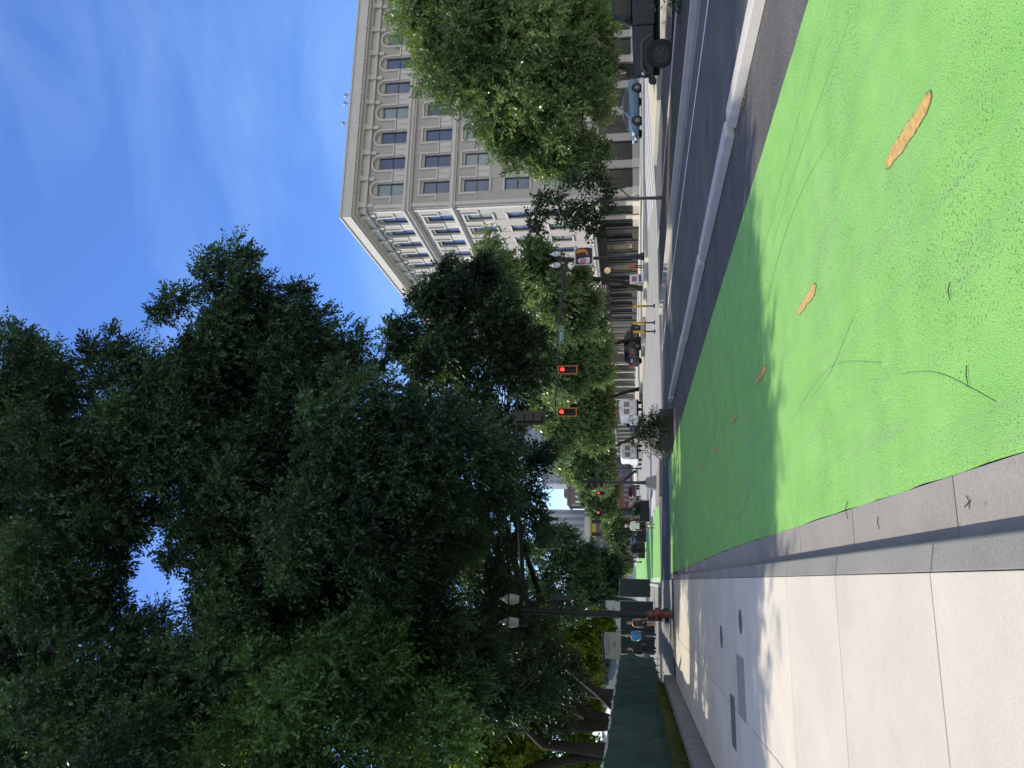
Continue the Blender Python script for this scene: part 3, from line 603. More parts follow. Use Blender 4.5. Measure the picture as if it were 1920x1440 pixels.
BLOBS = {
'T1':[(6.3,22.5,21.1,1.30),(6.8,24.2,22.5,1.23),(5.6,22.5,22.1,1.50),(6.1,24.4,23.9,1.42),(4.5,22.4,21.1,2.00),(5.0,25.1,23.4,1.90),(3.7,24.5,25.5,2.80),(4.3,28.2,29.1,2.66),(2.7,22.6,19.5,2.00),(3.0,25.3,21.7,1.90),(1.0,24.7,25.7,3.20),(1.2,29.0,29.9,3.04),(-2.6,25.2,24.9,3.20),(-3.1,29.7,29.1,3.04),(-5.8,25.6,24.1,3.20),(-6.8,30.2,28.2,3.04),(0.0,22.2,19.8,1.90),(0.0,24.8,22.0,1.80),(-1.3,23.1,19.5,1.40),(-1.4,25.1,21.1,1.33),(1.1,24.2,18.7,1.00),(-0.8,24.5,19.7,1.00),(0.2,24.3,19.1,0.80),(-1.0,24.6,19.3,1.00),(-1.8,24.9,18.8,0.60),(1.5,24.2,18.0,0.80),(0.3,24.7,16.7,0.45),(-2.1,25.2,17.4,0.90),(-2.0,25.0,18.2,0.70),(-2.1,25.8,20.5,1.10),(-2.3,26.4,23.1,2.20),(-2.5,29.5,25.6,2.09),(-4.8,26.6,19.7,2.00),(-5.4,29.5,21.8,1.90),(-5.7,27.3,16.4,2.20),(-6.3,30.6,18.3,2.09),(-4.8,26.8,17.9,1.60),(-5.2,29.2,19.4,1.52),(-1.5,26.3,15.6,1.40),(-1.6,28.4,16.7,1.33),(1.5,25.6,22.3,2.00),(1.7,28.3,24.5,1.90),(-4.1,26.5,19.0,1.10),(1.9,22.9,18.6,1.30),(2.1,24.7,19.9,1.23),(-3.8,22.4,18.0,2.30),(-4.4,25.8,20.5,2.18),(-2.7,22.3,16.6,1.20),(-3.3,22.7,15.0,1.70),(-3.7,25.3,16.5,1.61),(-5.0,22.6,15.3,1.90),(-5.7,25.5,17.1,1.80),(-2.6,22.8,13.6,2.00),(-3.0,25.8,15.1,1.90),(-5.9,22.8,18.6,2.50),(-6.8,26.5,21.4,2.38),(7.3,22.6,22.2,0.80),(7.6,22.9,23.1,0.80),(-7.0,17.0,9.5,1.60),(-9.0,20.0,13.5,2.00),(-6.4,19.4,12.2,1.60),(-8.2,21.5,13.0,2.00),(-7.6,17.6,7.6,1.60),(-6.2,17.6,6.2,1.30),(-9.5,22.0,9.0,2.00),(-6.2,15.8,8.5,1.50),(-8.0,17.0,11.0,1.80),(-5.8,17.2,11.5,1.50),(-5.2,18.3,13.5,1.60),(-7.5,19.0,14.0,2.00),(-4.6,20.8,15.0,1.50),(-9.5,19.0,12.0,2.20),(-10.0,16.5,8.0,2.00),(-6.5,18.5,9.0,1.60),(-7.5,20.5,11.0,2.00),(-5.5,19.5,10.5,1.50),(-9.0,21.0,16.0,2.00),(-6.8,21.0,16.5,2.00),(-5.4,16.4,7.0,1.20),(-7.0,14.8,6.2,1.30),(-8.5,15.5,7.5,1.60),(-11.0,18.0,10.0,2.00)],
'T2':[(-2.6,24.9,6.8,1.40),(-2.8,27.0,7.3,1.33),(-1.6,24.5,7.8,1.40),(-1.8,26.6,8.4,1.33),(-3.8,24.6,7.1,1.30),(-4.1,26.7,7.5,1.23),(-3.1,23.8,8.2,1.40),(-3.4,25.9,8.8,1.33),(-1.6,23.2,9.1,1.30),(-1.7,25.2,9.8,1.23),(9.6,22.7,13.9,1.00),(8.9,22.8,15.0,1.10),(8.9,23.0,16.8,0.70),(9.9,22.4,15.3,0.75),(10.3,22.5,14.4,0.60),(8.6,23.4,17.8,0.45),(7.2,23.2,15.0,1.80),(7.9,25.6,16.4,1.71),(7.9,23.3,12.9,1.50),(8.6,25.4,13.8,1.42),(7.9,24.6,11.8,1.20),(7.8,24.7,11.0,0.70),(6.4,25.0,11.5,1.00),(6.2,23.2,16.6,1.30),(6.7,24.9,17.8,1.23),(6.5,22.8,18.4,1.10),(6.5,22.6,19.6,0.80),(7.4,22.6,18.7,0.45),(6.9,22.9,17.5,0.60),(5.4,23.8,14.0,2.00),(6.1,26.5,15.4,1.90),(4.2,23.2,16.4,2.10),(4.8,26.1,18.2,1.99),(4.4,22.3,18.3,1.60),(4.9,24.5,19.9,1.52),(5.1,24.1,12.5,1.60),(5.6,26.3,13.6,1.52),(2.9,23.4,14.0,2.00),(3.2,26.2,15.5,1.90),(2.4,24.2,16.7,1.20),(3.0,24.7,18.7,0.90),(1.7,26.5,16.1,2.00),(1.9,29.3,17.7,1.90),(3.1,25.5,13.4,2.20),(3.5,28.6,14.8,2.09),(1.4,27.2,11.9,2.20),(1.6,30.4,13.1,2.09),(6.2,25.3,16.4,2.20),(6.9,28.3,18.2,2.09),(7.4,25.4,14.1,2.00),(8.2,28.1,15.5,1.90),(6.7,25.8,12.6,1.60),(7.2,28.0,13.6,1.52),(9.1,24.3,14.6,1.20),(3.2,26.0,10.4,2.20),(3.6,29.1,11.5,2.09),(1.4,26.7,8.6,2.20),(1.6,30.0,9.4,2.09),(5.4,25.2,18.4,1.60),(5.8,27.4,19.8,1.52),(1.1,23.6,15.2,1.50),(1.3,25.8,16.5,1.42),(-0.2,24.1,14.2,1.70),(-0.2,26.6,15.5,1.61),(4.7,21.5,10.0,1.20),(5.2,21.5,9.1,0.80),(3.3,21.8,10.3,1.30),(3.6,23.6,11.1,1.23),(3.4,21.5,8.6,1.70),(3.8,23.9,9.4,1.61),(1.8,22.1,10.7,1.50),(1.9,24.3,11.6,1.42),(4.3,22.0,7.2,1.50),(4.7,24.2,7.7,1.42),(2.3,22.5,7.5,1.90),(2.6,25.3,8.3,1.80),(3.7,22.9,6.0,1.40),(4.0,24.9,6.4,1.33),(1.2,22.5,9.1,1.80),(1.3,25.2,10.0,1.71),(0.4,22.4,11.3,1.40),(0.4,24.4,12.2,1.33),(2.5,23.8,5.8,1.00),(6.0,22.1,10.4,0.50),(5.2,21.6,8.4,0.70)],
'T3':[(-4.5,28.8,4.9,1.10),(-3.8,27.4,5.9,1.20),(-4.0,30.8,4.4,0.90),(-0.8,26.7,12.3,2.00),(-0.9,29.7,13.5,1.90),(-0.4,27.1,9.3,2.20),(-0.4,30.4,10.3,2.09),(0.7,34.2,8.6,2.00),(0.8,37.2,9.2,1.90),(-2.2,35.0,8.1,1.90),(-2.4,38.0,8.7,1.80),(-1.6,26.6,14.2,1.70),(-1.8,29.1,15.4,1.61),(-3.7,29.2,7.9,2.00),(-4.2,32.3,8.6,1.90),(-4.1,36.8,6.4,1.70),(-4.4,39.5,6.8,1.61),(-0.9,37.9,7.4,1.40),(-1.0,40.1,7.8,1.33),(-3.7,37.9,5.3,1.30),(-3.9,40.0,5.5,1.23),(1.6,37.3,7.4,1.10),(-4.2,34.0,4.3,1.00),(-2.6,38.6,6.2,1.40),(-2.8,40.7,6.4,1.33),(-2.2,26.2,11.2,1.40),(-2.4,28.3,12.0,1.33)],
'T4':[(11.5,29.2,9.8,0.75),(12.4,29.6,9.0,0.65),(12.5,30.3,7.8,0.90),(11.9,31.3,8.8,1.00),(9.3,29.0,11.2,0.40),(9.8,29.4,10.9,0.80),(10.8,29.3,9.8,0.90),(11.5,29.3,8.7,0.90),(9.5,29.9,8.5,1.60),(11.1,30.7,7.1,1.30),(8.9,31.4,6.4,1.50),(7.8,31.4,8.3,1.20),(8.4,30.0,9.8,1.00),(10.6,32.1,6.0,0.90),(9.0,29.6,11.1,0.55),(8.8,32.6,5.7,0.50),(10.0,29.3,11.4,0.35),(5.1,33.5,5.7,0.90),(6.5,33.0,6.6,0.70),(5.5,34.5,5.2,0.50),(3.5,33.9,6.2,1.00),(2.4,34.2,5.7,0.80),(4.6,33.4,7.1,1.00),(12.9,30.2,7.7,0.60),(10.8,32.5,9.8,1.60),(10.7,33.9,7.6,1.60),(10.0,31.4,11.2,0.80),(12.3,32.3,8.6,1.20),(8.8,34.5,6.9,1.20),(8.2,33.1,10.1,1.40),(7.1,34.7,8.4,1.40),(2.7,32.7,8.3,1.20),(8.1,28.7,11.7,0.50)],
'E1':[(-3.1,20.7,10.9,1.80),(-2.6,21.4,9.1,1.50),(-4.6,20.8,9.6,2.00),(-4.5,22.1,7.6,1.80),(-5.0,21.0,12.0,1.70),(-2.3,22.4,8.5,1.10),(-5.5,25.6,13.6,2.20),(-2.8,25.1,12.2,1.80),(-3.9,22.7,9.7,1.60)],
'F1':[(1.0,61.3,8.6,2.00),(2.7,61.1,7.0,1.50),(0.3,61.9,5.8,2.00),(-1.4,59.8,8.4,1.80),(-1.7,60.2,6.4,1.50),(3.4,60.7,8.2,0.80),(1.5,61.6,5.3,1.30),(-1.3,60.5,4.0,1.00)],
'F2':[(0.6,77.6,4.8,2.20),(1.9,77.4,3.7,1.20),(-0.3,78.1,3.5,1.30),(-0.6,77.8,5.8,1.60)],
'P1':[(-4.6,69.2,7.1,2.50),(-3.7,69.4,4.4,1.30),(-7.8,73.7,10.4,3.00),(-6.3,69.8,5.8,1.60),(-4.8,67.7,3.9,0.90)],
'P2':[(-8.5,77.4,7.8,2.20),(-10.7,78.5,10.9,2.50),(-11.8,77.0,8.7,3.00),(-10.8,78.2,13.0,3.00),(-14.3,76.0,6.2,2.00),(-10.3,77.1,5.7,1.50),(-14.7,79.3,12.0,2.50)],
'P3':[(-15.0,79.6,17.3,3.50),(-8.6,78.9,18.4,3.50),(-19.6,80.9,16.3,3.50),(-13.1,81.7,21.1,3.50),(-7.3,77.2,13.9,2.50),(-17.3,84.2,24.9,4.00),(-17.7,76.2,10.5,3.00),(-16.1,74.3,6.5,2.00),(-17.3,77.5,14.7,3.00),(-15.2,72.3,4.1,1.00)],
'R1':[(23.3,27.2,9.9,1.98),(25.4,29.7,10.6,1.88),(25.2,26.6,10.5,1.65),(27.1,28.6,11.2,1.57),(21.2,27.5,8.2,2.31),(23.5,30.4,8.9,2.19),(19.7,28.2,6.2,2.31),(21.8,31.2,6.7,2.19),(22.4,27.6,5.3,2.86),(25.3,31.3,5.8,2.72),(17.9,28.6,6.4,1.10),(18.0,28.9,4.2,1.65),(19.4,31.1,4.5,1.57),(20.5,28.4,3.3,1.76),(22.1,30.7,3.5,1.67),(25.1,27.1,7.6,3.30),(28.9,31.2,8.5,3.14),(25.4,27.5,4.2,2.64),(28.5,30.9,4.5,2.51),(17.4,29.3,2.9,0.77),(22.8,28.5,2.7,1.10),(17.1,29.0,5.1,0.66),(23.0,27.1,10.8,0.77)],
'R2':[(20.5,54.8,4.6,1.25),(18.9,56.0,6.3,1.50),(19.2,57.3,4.1,1.00),(21.6,53.0,7.6,1.50),(22.3,52.2,11.5,2.00),(21.5,53.2,13.7,1.25),(20.8,52.9,10.0,2.25),(22.8,52.6,8.4,1.88),(19.8,52.6,6.8,2.12),(21.3,52.4,5.2,1.12),(18.6,54.1,5.3,1.62)],
'R3':[(20.9,68.4,4.1,1.17),(18.5,70.0,4.2,1.30),(17.0,69.8,8.4,1.56),(23.1,63.9,8.8,1.82),(22.5,65.0,9.9,1.56),(20.9,66.4,10.0,2.60),(21.9,66.6,7.1,2.60),(18.6,67.4,7.7,2.60),(20.1,67.4,5.3,1.95),(22.9,66.6,5.2,1.56),(18.1,67.2,9.6,1.56)],
'R4':[(18.5,98.2,11.1,2.16),(21.5,90.1,4.6,1.76),(20.7,83.9,11.6,1.76),(21.4,84.5,6.8,2.16),(18.2,86.7,4.5,1.62),(19.2,85.5,10.5,2.70),(16.9,86.4,8.7,2.97),(18.7,86.3,6.3,2.70),(21.0,85.3,9.3,2.03),(15.8,87.3,5.1,2.03)],
'R5':[(16.8,117.7,8.8,2.52),(16.1,118.4,5.6,1.96),(21.0,111.6,8.1,2.80),(18.4,114.7,5.5,2.10),(17.5,114.3,9.4,3.50),(19.1,114.3,7.1,2.80),(16.0,115.2,6.3,2.80),(14.8,115.2,8.3,1.96)],
'R6':[(15.9,151.4,8.9,2.52),(17.7,140.8,6.9,2.52),(16.9,151.4,6.8,3.50),(14.4,151.9,7.8,3.08),(13.4,152.4,6.1,2.80)],
'R7':[(12.6,194.5,5.7,3.60),(10.0,195.3,4.4,3.00),(15.1,193.7,6.3,2.64)],
'R8':[(5.6,196.4,4.5,2.40),(3.7,197.1,3.2,2.20),(3.7,196.9,4.8,1.60)],
'SAP':[(14.5,28.3,3.9,1.00),(14.3,28.2,4.8,0.80),(15.5,28.2,2.9,0.70),(13.9,28.6,3.1,0.80),(14.7,28.5,2.5,0.50),(15.4,28.1,3.6,0.45),(13.8,28.2,5.2,0.40),(15.4,28.3,2.2,0.40)],
}
# ------------------------------------------------------------------ trees
def crown(name, blobs, m, parent, seed, dens=150, L=.2, Wd=.036, K=11, spray=.62, droop=.45, clump=.34, nclump=7, tmean=.4, tvar=.26):
    rng = np.random.default_rng(seed); out = []; tin = []
    for (x, y, z, r) in blobs:
        c = np.array((x, y, z)); n = max(12, int(dens*r*r)); nc = max(5, int(nclump*max(r, .8)))
        d = rng.normal(size=(nc,3)); d /= np.linalg.norm(d, axis=1)[:,None]
        cp = c + d*(max(r-.12,.2)*(.28+.60*rng.random(nc)**.6))[:,None]*np.array((1,1,.88)); cs = r*clump*(.6+.8*rng.random(nc)); ct = rng.normal(tmean + rng.normal(0, .14), tvar, nc)
        k = rng.integers(0, nc, n)
        e = rng.normal(size=(n,3)); e /= np.linalg.norm(e, axis=1)[:,None]; p = cp[k] + e*(cs[k]*1.15*rng.random(n)**.4)[:,None]*np.array((1,1,.8))
        o = (p-cp[k])*.9/cs[k][:,None]+(p-c)*.5/r; o /= (np.linalg.norm(o, axis=1)[:,None]+1e-6)
        ax = o*.75 + rng.normal(size=(n,3))*.45; ax[:,2] -= droop*rng.random(n); ax /= np.linalg.norm(ax, axis=1)[:,None]
        sd = np.cross(ax, rng.normal(size=(n,3))); sd /= (np.linalg.norm(sd, axis=1)[:,None]+1e-6)
        t = np.linspace(.12, 1, K); sg = np.where(np.arange(K) % 2, 1., -1.); sg[-1] = 0
        sp = spray*(.6+.8*rng.random(n))
        bz = -.18*sp[:,None]*t[None,:]**2
        base = p[:,None,:] + ax[:,None,:]*(sp[:,None]*t[None,:])[:,:,None]; base[:,:,2] += bz
        dr = ax[:,None,:]*.6 + sd[:,None,:]*(sg*.85)[None,:,None] + rng.normal(size=(n,K,3))*.22; dr[:,:,2] -= .18
        dr /= np.linalg.norm(dr, axis=2)[:,:,None]
        wv = np.cross(dr, rng.normal(size=(n,K,3))*.6+np.array((0,0,1.))); wv /= (np.linalg.norm(wv, axis=2)[:,:,None]+1e-6)
        l = (L*(.7+.6*rng.random((n,K))))[:,:,None]; w = Wd*(.8+.4*rng.random((n,K)))[:,:,None]
        q = np.stack([base, base+dr*l*.45+wv*w, base+dr*l, base+dr*l*.45-wv*w], 2)
        out.append(q.reshape(-1,3)); tin.append(np.repeat(np.clip(ct[k]+rng.normal(0,.12,n), 0, 1), K*4))
    co = np.concatenate(out); o = np_mesh('crown', co, 4, m, np.concatenate(tin)); o.parent = parent; return o
def woods(base, fork, blobs, r0_, m, parent, seed, extra=(), lim=.65, twigs=2):
    rnd = random.Random(seed); b = MB()
    B = Vector(base); Fk = Vector(fork)
    pts = [B+Vector((0,0,-.3)), B+(Fk-B)*.12, B+(Fk-B)*.5+Vector((rnd.uniform(-.15,.15), rnd.uniform(-.15,.15), 0)), Fk]
    ce = sum((Vector(q[:3]) for q in blobs), Vector())/len(blobs)
    pts += [Fk+(ce-Fk)*.35+(Fk-B)*.12, Fk+(ce-Fk)*.7+(Fk-B)*.1, ce]
    b.tube(pts, [r0_*1.5, r0_*1.08, r0_*.92, r0_*.66, r0_*.38, r0_*.2, r0_*.05], 12)
    for ex in extra: b.tube(*ex)
    for (x, y, z, r) in blobs:
        if r < lim: continue
        T_ = Vector((x, y, z)); d = T_-Fk; h = Vector((d.x, d.y, 0)); ln = d.length
        p1 = Fk + d*.33 + Vector((rnd.uniform(-.3,.3), rnd.uniform(-.3,.3), .10*ln)); p2 = Fk + d*.68 + Vector((rnd.uniform(-.3,.3), rnd.uniform(-.3,.3), .10*ln))
        rr = min(r0_*.34, .02+.012*ln**.8*max(.6, r))
        b.tube([Fk-(Fk-B).normalized()*.25, p1, p2, T_], [rr, rr*.75, rr*.5, rr*.22], 7)
        for k in range(twigs):
            e = T_+Vector((rnd.gauss(0,1), rnd.gauss(0,1), rnd.gauss(.2,.8))).normalized()*r*.85
            b.tube([p2+(T_-p2)*rnd.random(), (T_+e)/2+Vector((0,0,.1*r)), e], [rr*.25, rr*.16, .008], 5)
    return b.build('trunk', m, parent, smooth=True)
def tree(name, label, key, base, fork, r0_, m, seed, group=None, bark=None, extra=(), lim=.65, **k):
    t = thing(name, label, 'tree', base, 0, group)
    rel = lambda p: (p[0]-base[0], p[1]-base[1], p[2]-base[2])
    bl = [rel(q)+(q[3],) for q in BLOBS[key]]
    woods((0,0,0), rel(fork), bl, r0_, bark or m_bark, t, seed, [([rel(p) for p in e[0]], e[1], 9) for e in extra], lim)
    crown('crown', bl, m, t, seed, **k); return t
GP = 'park trees behind the green fence'
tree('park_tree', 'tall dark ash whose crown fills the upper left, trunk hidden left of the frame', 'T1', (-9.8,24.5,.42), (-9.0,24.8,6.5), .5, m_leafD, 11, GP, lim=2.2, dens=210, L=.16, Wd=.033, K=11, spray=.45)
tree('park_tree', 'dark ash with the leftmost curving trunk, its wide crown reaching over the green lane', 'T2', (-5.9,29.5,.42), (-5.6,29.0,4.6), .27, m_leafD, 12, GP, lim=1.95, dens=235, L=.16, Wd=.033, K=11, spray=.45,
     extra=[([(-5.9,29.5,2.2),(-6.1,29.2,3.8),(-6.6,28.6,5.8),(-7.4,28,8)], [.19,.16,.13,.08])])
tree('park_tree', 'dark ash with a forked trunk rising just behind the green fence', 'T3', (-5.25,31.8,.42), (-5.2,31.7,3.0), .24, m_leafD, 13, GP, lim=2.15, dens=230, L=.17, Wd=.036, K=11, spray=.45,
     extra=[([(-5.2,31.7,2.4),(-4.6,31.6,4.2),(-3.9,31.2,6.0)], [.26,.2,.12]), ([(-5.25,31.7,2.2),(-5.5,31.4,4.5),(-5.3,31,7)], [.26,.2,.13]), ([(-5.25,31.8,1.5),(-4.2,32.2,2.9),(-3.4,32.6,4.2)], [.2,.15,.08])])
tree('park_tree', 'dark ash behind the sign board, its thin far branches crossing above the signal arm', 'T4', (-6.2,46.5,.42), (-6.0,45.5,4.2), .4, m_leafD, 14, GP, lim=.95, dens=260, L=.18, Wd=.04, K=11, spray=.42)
tree('park_tree', 'feathery lower boughs of the near ash on an added trunk, sky light put into their leaf colour', 'E1', (-9.0,20.5,.42), (-7.2,20.8,5.2), .3, m_leaf_skylit, 31, GP, lim=1.6, dens=230, L=.17, Wd=.036, K=11, spray=.5, tmean=.55)
tree('street_tree', 'round green tree behind the near signal pole, beyond the crossing', 'F1', (-1.9,61,.15), (-1.3,61,3.2), .22, m_leafD, 15, dens=130, L=.3, Wd=.06, tmean=.8)
tree('street_tree', 'low dark round tree beside the far end of the green lane', 'F2', (-.9,78,.15), (-.6,78,2.2), .2, m_leafD, 16, dens=120, L=.34, Wd=.07)
GQ = 'sunlit trees deeper in the park'
tree('park_tree', 'yellow green backlit tree seen behind the sign board', 'P1', (-6.6,71,.42), (-6.4,71,3.2), .25, m_leafP, 17, GQ, dens=140, L=.36, Wd=.08, tmean=.6)
tree('park_tree', 'yellow green backlit tree seen behind the forked trunk', 'P2', (-12.5,77,.42), (-12.5,77,3.6), .3, m_leafP, 18, GQ, dens=130, L=.38, Wd=.08, tmean=.5)
tree('park_tree', 'yellow green backlit tree at the left edge above the fence', 'P3', (-17.2,76,.42), (-17.2,76,3.8), .3, m_leafP, 19, GQ, dens=130, L=.38, Wd=.08, tmean=.5)
GR = 'street trees along the right side'
tree('street_tree', 'big light green tree beside the jeep, covering much of the office building', 'R1', (21.4,29.2,.3), (21.5,28.7,2.9), .16, m_leafS, 21, GR, bark=m_black, dens=330, L=.18, Wd=.040, spray=.42, tmean=.5)
tree('street_tree', 'street tree in front of the avenue facade, just beyond the banner lamp', 'R2', (22.2,57.5,.34), (21.8,54,3.6), .2, m_leafS, 22, GR, dens=230, L=.26, Wd=.06, tmean=.25)
tree('street_tree', 'street tree behind the yellow topped posts and the dark parked car', 'R3', (21.6,68.5,.34), (21.0,68.5,3.6), .2, m_leafS, 23, GR, dens=210, L=.3, Wd=.07, tmean=.45)
tree('street_tree', 'street tree above the nearer white van', 'R4', (21.2,86,.34), (20.2,86,3.8), .2, m_leafS, 24, GR, dens=190, L=.34, Wd=.08, tmean=.5)
tree('street_tree', 'street tree above the farther white van', 'R5', (20.6,112,.34), (18.8,112,4), .22, m_leafS, 25, GR, dens=150, L=.42, Wd=.10, tmean=.45)
tree('street_tree', 'street tree above the dark red pickup in the distance', 'R6', (20.5,148,.34), (17.2,148,4), .22, m_leafS, 26, GR, dens=130, L=.5, Wd=.13, tmean=.3)
tree('street_tree', 'small distant tree hanging behind the green signals', 'R7', (14.5,192,.0), (13.4,192,4), .2, m_leafS, 27, GR, dens=80, L=.6, Wd=.16, tmean=.25)
tree('street_tree', 'small distant bush like tree at the far end of the avenue', 'R8', (5.4,190,.0), (5.6,190,3), .2, m_leafS, 28, GR, dens=80, L=.6, Wd=.16, tmean=.5)
# thin young tree on the median corner
tree('sapling', 'thin young tree with sparse dark leaves on the median', 'SAP', (15.05,28.75,.02) if 0 else (14.4,27.6,.12), (14.65,28.15,2.4), .06, m_leafC, 29, bark=m_barkg, dens=150, L=.15, Wd=.055, K=7, spray=.35, droop=.5, clump=.34,
     extra=[([(14.5,27.85,1.3),(14.95,27.8,1.7),(15.2,27.8,2.1)], [.03,.022,.012])])
# ------------------------------------------------------------------ vehicles (local +X is forward)
def paint(name, col, rough=.25): return mat(name, col, rough, .05, 1.5, spec=.6)
m_lampred = mat('red_lamp', (.45,.01,.008), .2, .1); m_lampw = mat('clear_lamp', (.75,.77,.8), .12, .05); m_orange = mat('orange_lamp', (.8,.25,.02), .2, .1)
m_plate = mat('plate', (.7,.72,.75), .4)
def wheel(parent, x, y, r, w, rim, spokes=5, side=1, rimcol=None):
    b = MB(); b.lathe([(r*.60,-w/2),(r*.90,-w/2),(r*.985,-w*.36),(r,-w*.2),(r,w*.2),(r*.985,w*.36),(r*.90,w/2),(r*.60,w/2)], 28, 'y', (0,0,0), False)
    o = b.build('wheel', m_rubber, parent, smooth=False); o.location = (x, y, r)
    b = MB(); s = side
    b.lathe([(.02,s*w*.1),(r*.60,s*w*.1),(r*.62,s*w*.49),(r*.56,s*w*.49),(r*.55,s*w*.14),(.02,s*w*.14)], 24, 'y', (0,0,0), False)
    for k in range(spokes):
        a = 2*pi*k/spokes
        b.add([(r*.06*cos(a+q)*1+u*r*cos(a), s*w*h, r*.06*sin(a+q)+u*r*sin(a)) for h in (.16,.46) for (u,q) in ((.10,pi/2),(.56,pi/2),(.56,-pi/2),(.10,-pi/2))], [(0,1,2,3),(7,6,5,4),(0,4,5,1),(1,5,6,2),(2,6,7,3),(3,7,4,0)])
    b.lathe([(.01,s*w*.15),(r*.13,s*w*.15),(r*.12,s*w*.48),(.01,s*w*.48)], 14, 'y')
    b.build('rim', rimcol or m_steel, o); return o
def section(x, zb, zs, hw, crown_=.03):
    return [(x,-hw*.86,zb),(x,hw*.86,zb),(x,hw*.97,zb+.10),(x,hw,zb+(zs-zb)*.55),(x,hw*.97,zs-.05),(x,hw*.90,zs),(x,hw*.4,zs+crown_),(x,-hw*.4,zs+crown_),(x,-hw*.90,zs),(x,-hw*.97,zs-.05),(x,-hw,zb+(zs-zb)*.55),(x,-hw*.97,zb+.10)]
def cabin(x, z0, z1, w0, w1): return [(x,-w0,z0),(x,w0,z0),(x,w1*.985,z1-.05),(x,w1*.86,z1),(x,-w1*.86,z1),(x,-w1*.985,z1-.05)]
def car(name, label, cat, loc, rz, pm, group=None, tall=0, rimcol=None):
    t = thing(name, label, cat, loc, rz, group); h = tall
    b = MB()
    st = [(-2.36,.42,.62,.60),(-2.33,.32,.82+h,.78),(-2.1,.22,.95+h,.88),(-1.4,.18,.97+h,.92),(0,.17,.94+h*.9,.93),(.9,.18,.93+h*.8,.92),(1.6,.19,.84+h*.6,.90),(2.1,.22,.72+h*.5,.84),(2.32,.3,.60+h*.4,.72),(2.38,.4,.52,.55)]
    b.loft([section(*s) for s in st]); 
    b.loft([cabin(-1.75 if not tall else -2.0,.93+h,.96+h,.80,.78), cabin(-1.05 if not tall else -1.75,.93+h,1.36+h,.80,.62), cabin(-.3,.93+h,1.43+h*1.1,.80,.64), cabin(.35,.93+h,1.38+h,.80,.62), cabin(1.15,.90+h*.8,.93+h*.8,.80,.78)])
    bo = b.build('body', pm, t, smooth=True, bevel=.012)
    g = MB()      # side glass, windscreen, rear screen stand 4 mm proud of the cabin
    for s in (-1, 1):
        lo = lambda x: (x, s*.812, .965+h); 
        hi = lambda x, z: (x, s*(.812-.165*(z-.96-h)/.43), z)
        x0, x1 = (-1.35, .95) if not tall else (-1.75, .98)
        top = 1.345+h
        def pane(pts):
            g.add([p for p in pts]+[(p[0], p[1]*.985, p[2]) for p in pts], [(0,1,2,3),(7,6,5,4),(0,4,5,1),(1,5,6,2),(2,6,7,3),(3,7,4,0)])
        pane([lo(x0), lo(-.28), hi(-.28, top), hi(-.98 if not tall else -1.6, top)]); pane([lo(-.22), lo(x1-.05), hi(.36, top), hi(-.22, top)])
    def cross(pts): g.add(pts+[(p[0]*.97, p[1], p[2]-.02) for p in pts], [(0,1,2,3),(7,6,5,4),(0,4,5,1),(1,5,6,2),(2,6,7,3),(3,7,4,0)])
    cross([(1.10,-.70,.97+h*.9),(1.10,.70,.97+h*.9),(.45,.56,1.36+h),(.45,-.56,1.36+h)])
    xr, xt = (-1.66,-1.12) if not tall else (-1.98,-1.80)
    cross([(xr,.70,.99+h),(xr,-.70,.99+h),(xt,-.56,1.35+h),(xt,.56,1.35+h)])
    g.build('window', m_glass, t)
    for s in (-1, 1):
        q = MB(); q.box(2.14, 2.33, s*.50-.17, s*.50+.17, .60+h*.5, .70+h*.5); q.build('headlight', m_lampw, t, bevel=.03)
        q = MB(); q.box(-2.37, -2.2, s*.62-.18, s*.62+.18, .72+h, .88+h); q.build('tail_light', m_lampred, t, bevel=.03)
        q = MB(); q.box(.72, .92, s*.93-.11, s*.93+.11, .98+h, 1.10+h); q.build('mirror', pm, t, bevel=.03)
        for x in (-1.42, 1.42):
            wheel(t, x, s*.835, .335+h*.15, .22, None, 5, s, rimcol)
            a = MB(); a.lathe([(.30,s*.70),(.40+h*.15,s*.70),(.40+h*.15,s*.934),(.30,s*.934)], 24, 'y', (x,0,.335+h*.15)); a.build('wheel_arch', m_rubber, t)
    q = MB(); q.box(2.25, 2.385, -.55, .55, .36, .5); q.build('grille', m_rubber, t, bevel=.02)
    q = MB(); q.box(2.36, 2.40, -.17, .17, .42, .53); q.build('number_plate', m_plate, t)
    q = MB(); q.box(-2.40, -2.36, -.17, .17, .62+h, .74+h); q.build('number_plate', m_plate, t)
    q = MB(); q.box(-2.39, -2.2, -.72, .72, .3, .44); q.build('bumper', m_rubber if tall else pm, t, bevel=.02)
    return t
bluecar = car('parked_car', 'metallic blue sedan facing left below the big street tree, side on', 'car', (34.3,51.9,.31), pi+.04, paint('blue_grey_paint', (.07,.13,.21)))
car('parked_car', 'dark car between the two white vans, only its roof and windscreen showing', 'car', (17.6,90.5,.08), R(84), paint('navy_paint', (.03,.04,.06)))
car('parked_car', 'dark grey hatchback parked behind the yellow topped posts', 'car', (21.4,69.6,.34), R(35), paint('dark_grey_paint', (.045,.047,.05)), tall=.18)
car('parked_car', 'small blue car beyond the planters at the far end of the lane', 'car', (7.4,150,.0), R(90), paint('bright_blue_paint', (.05,.13,.34)))
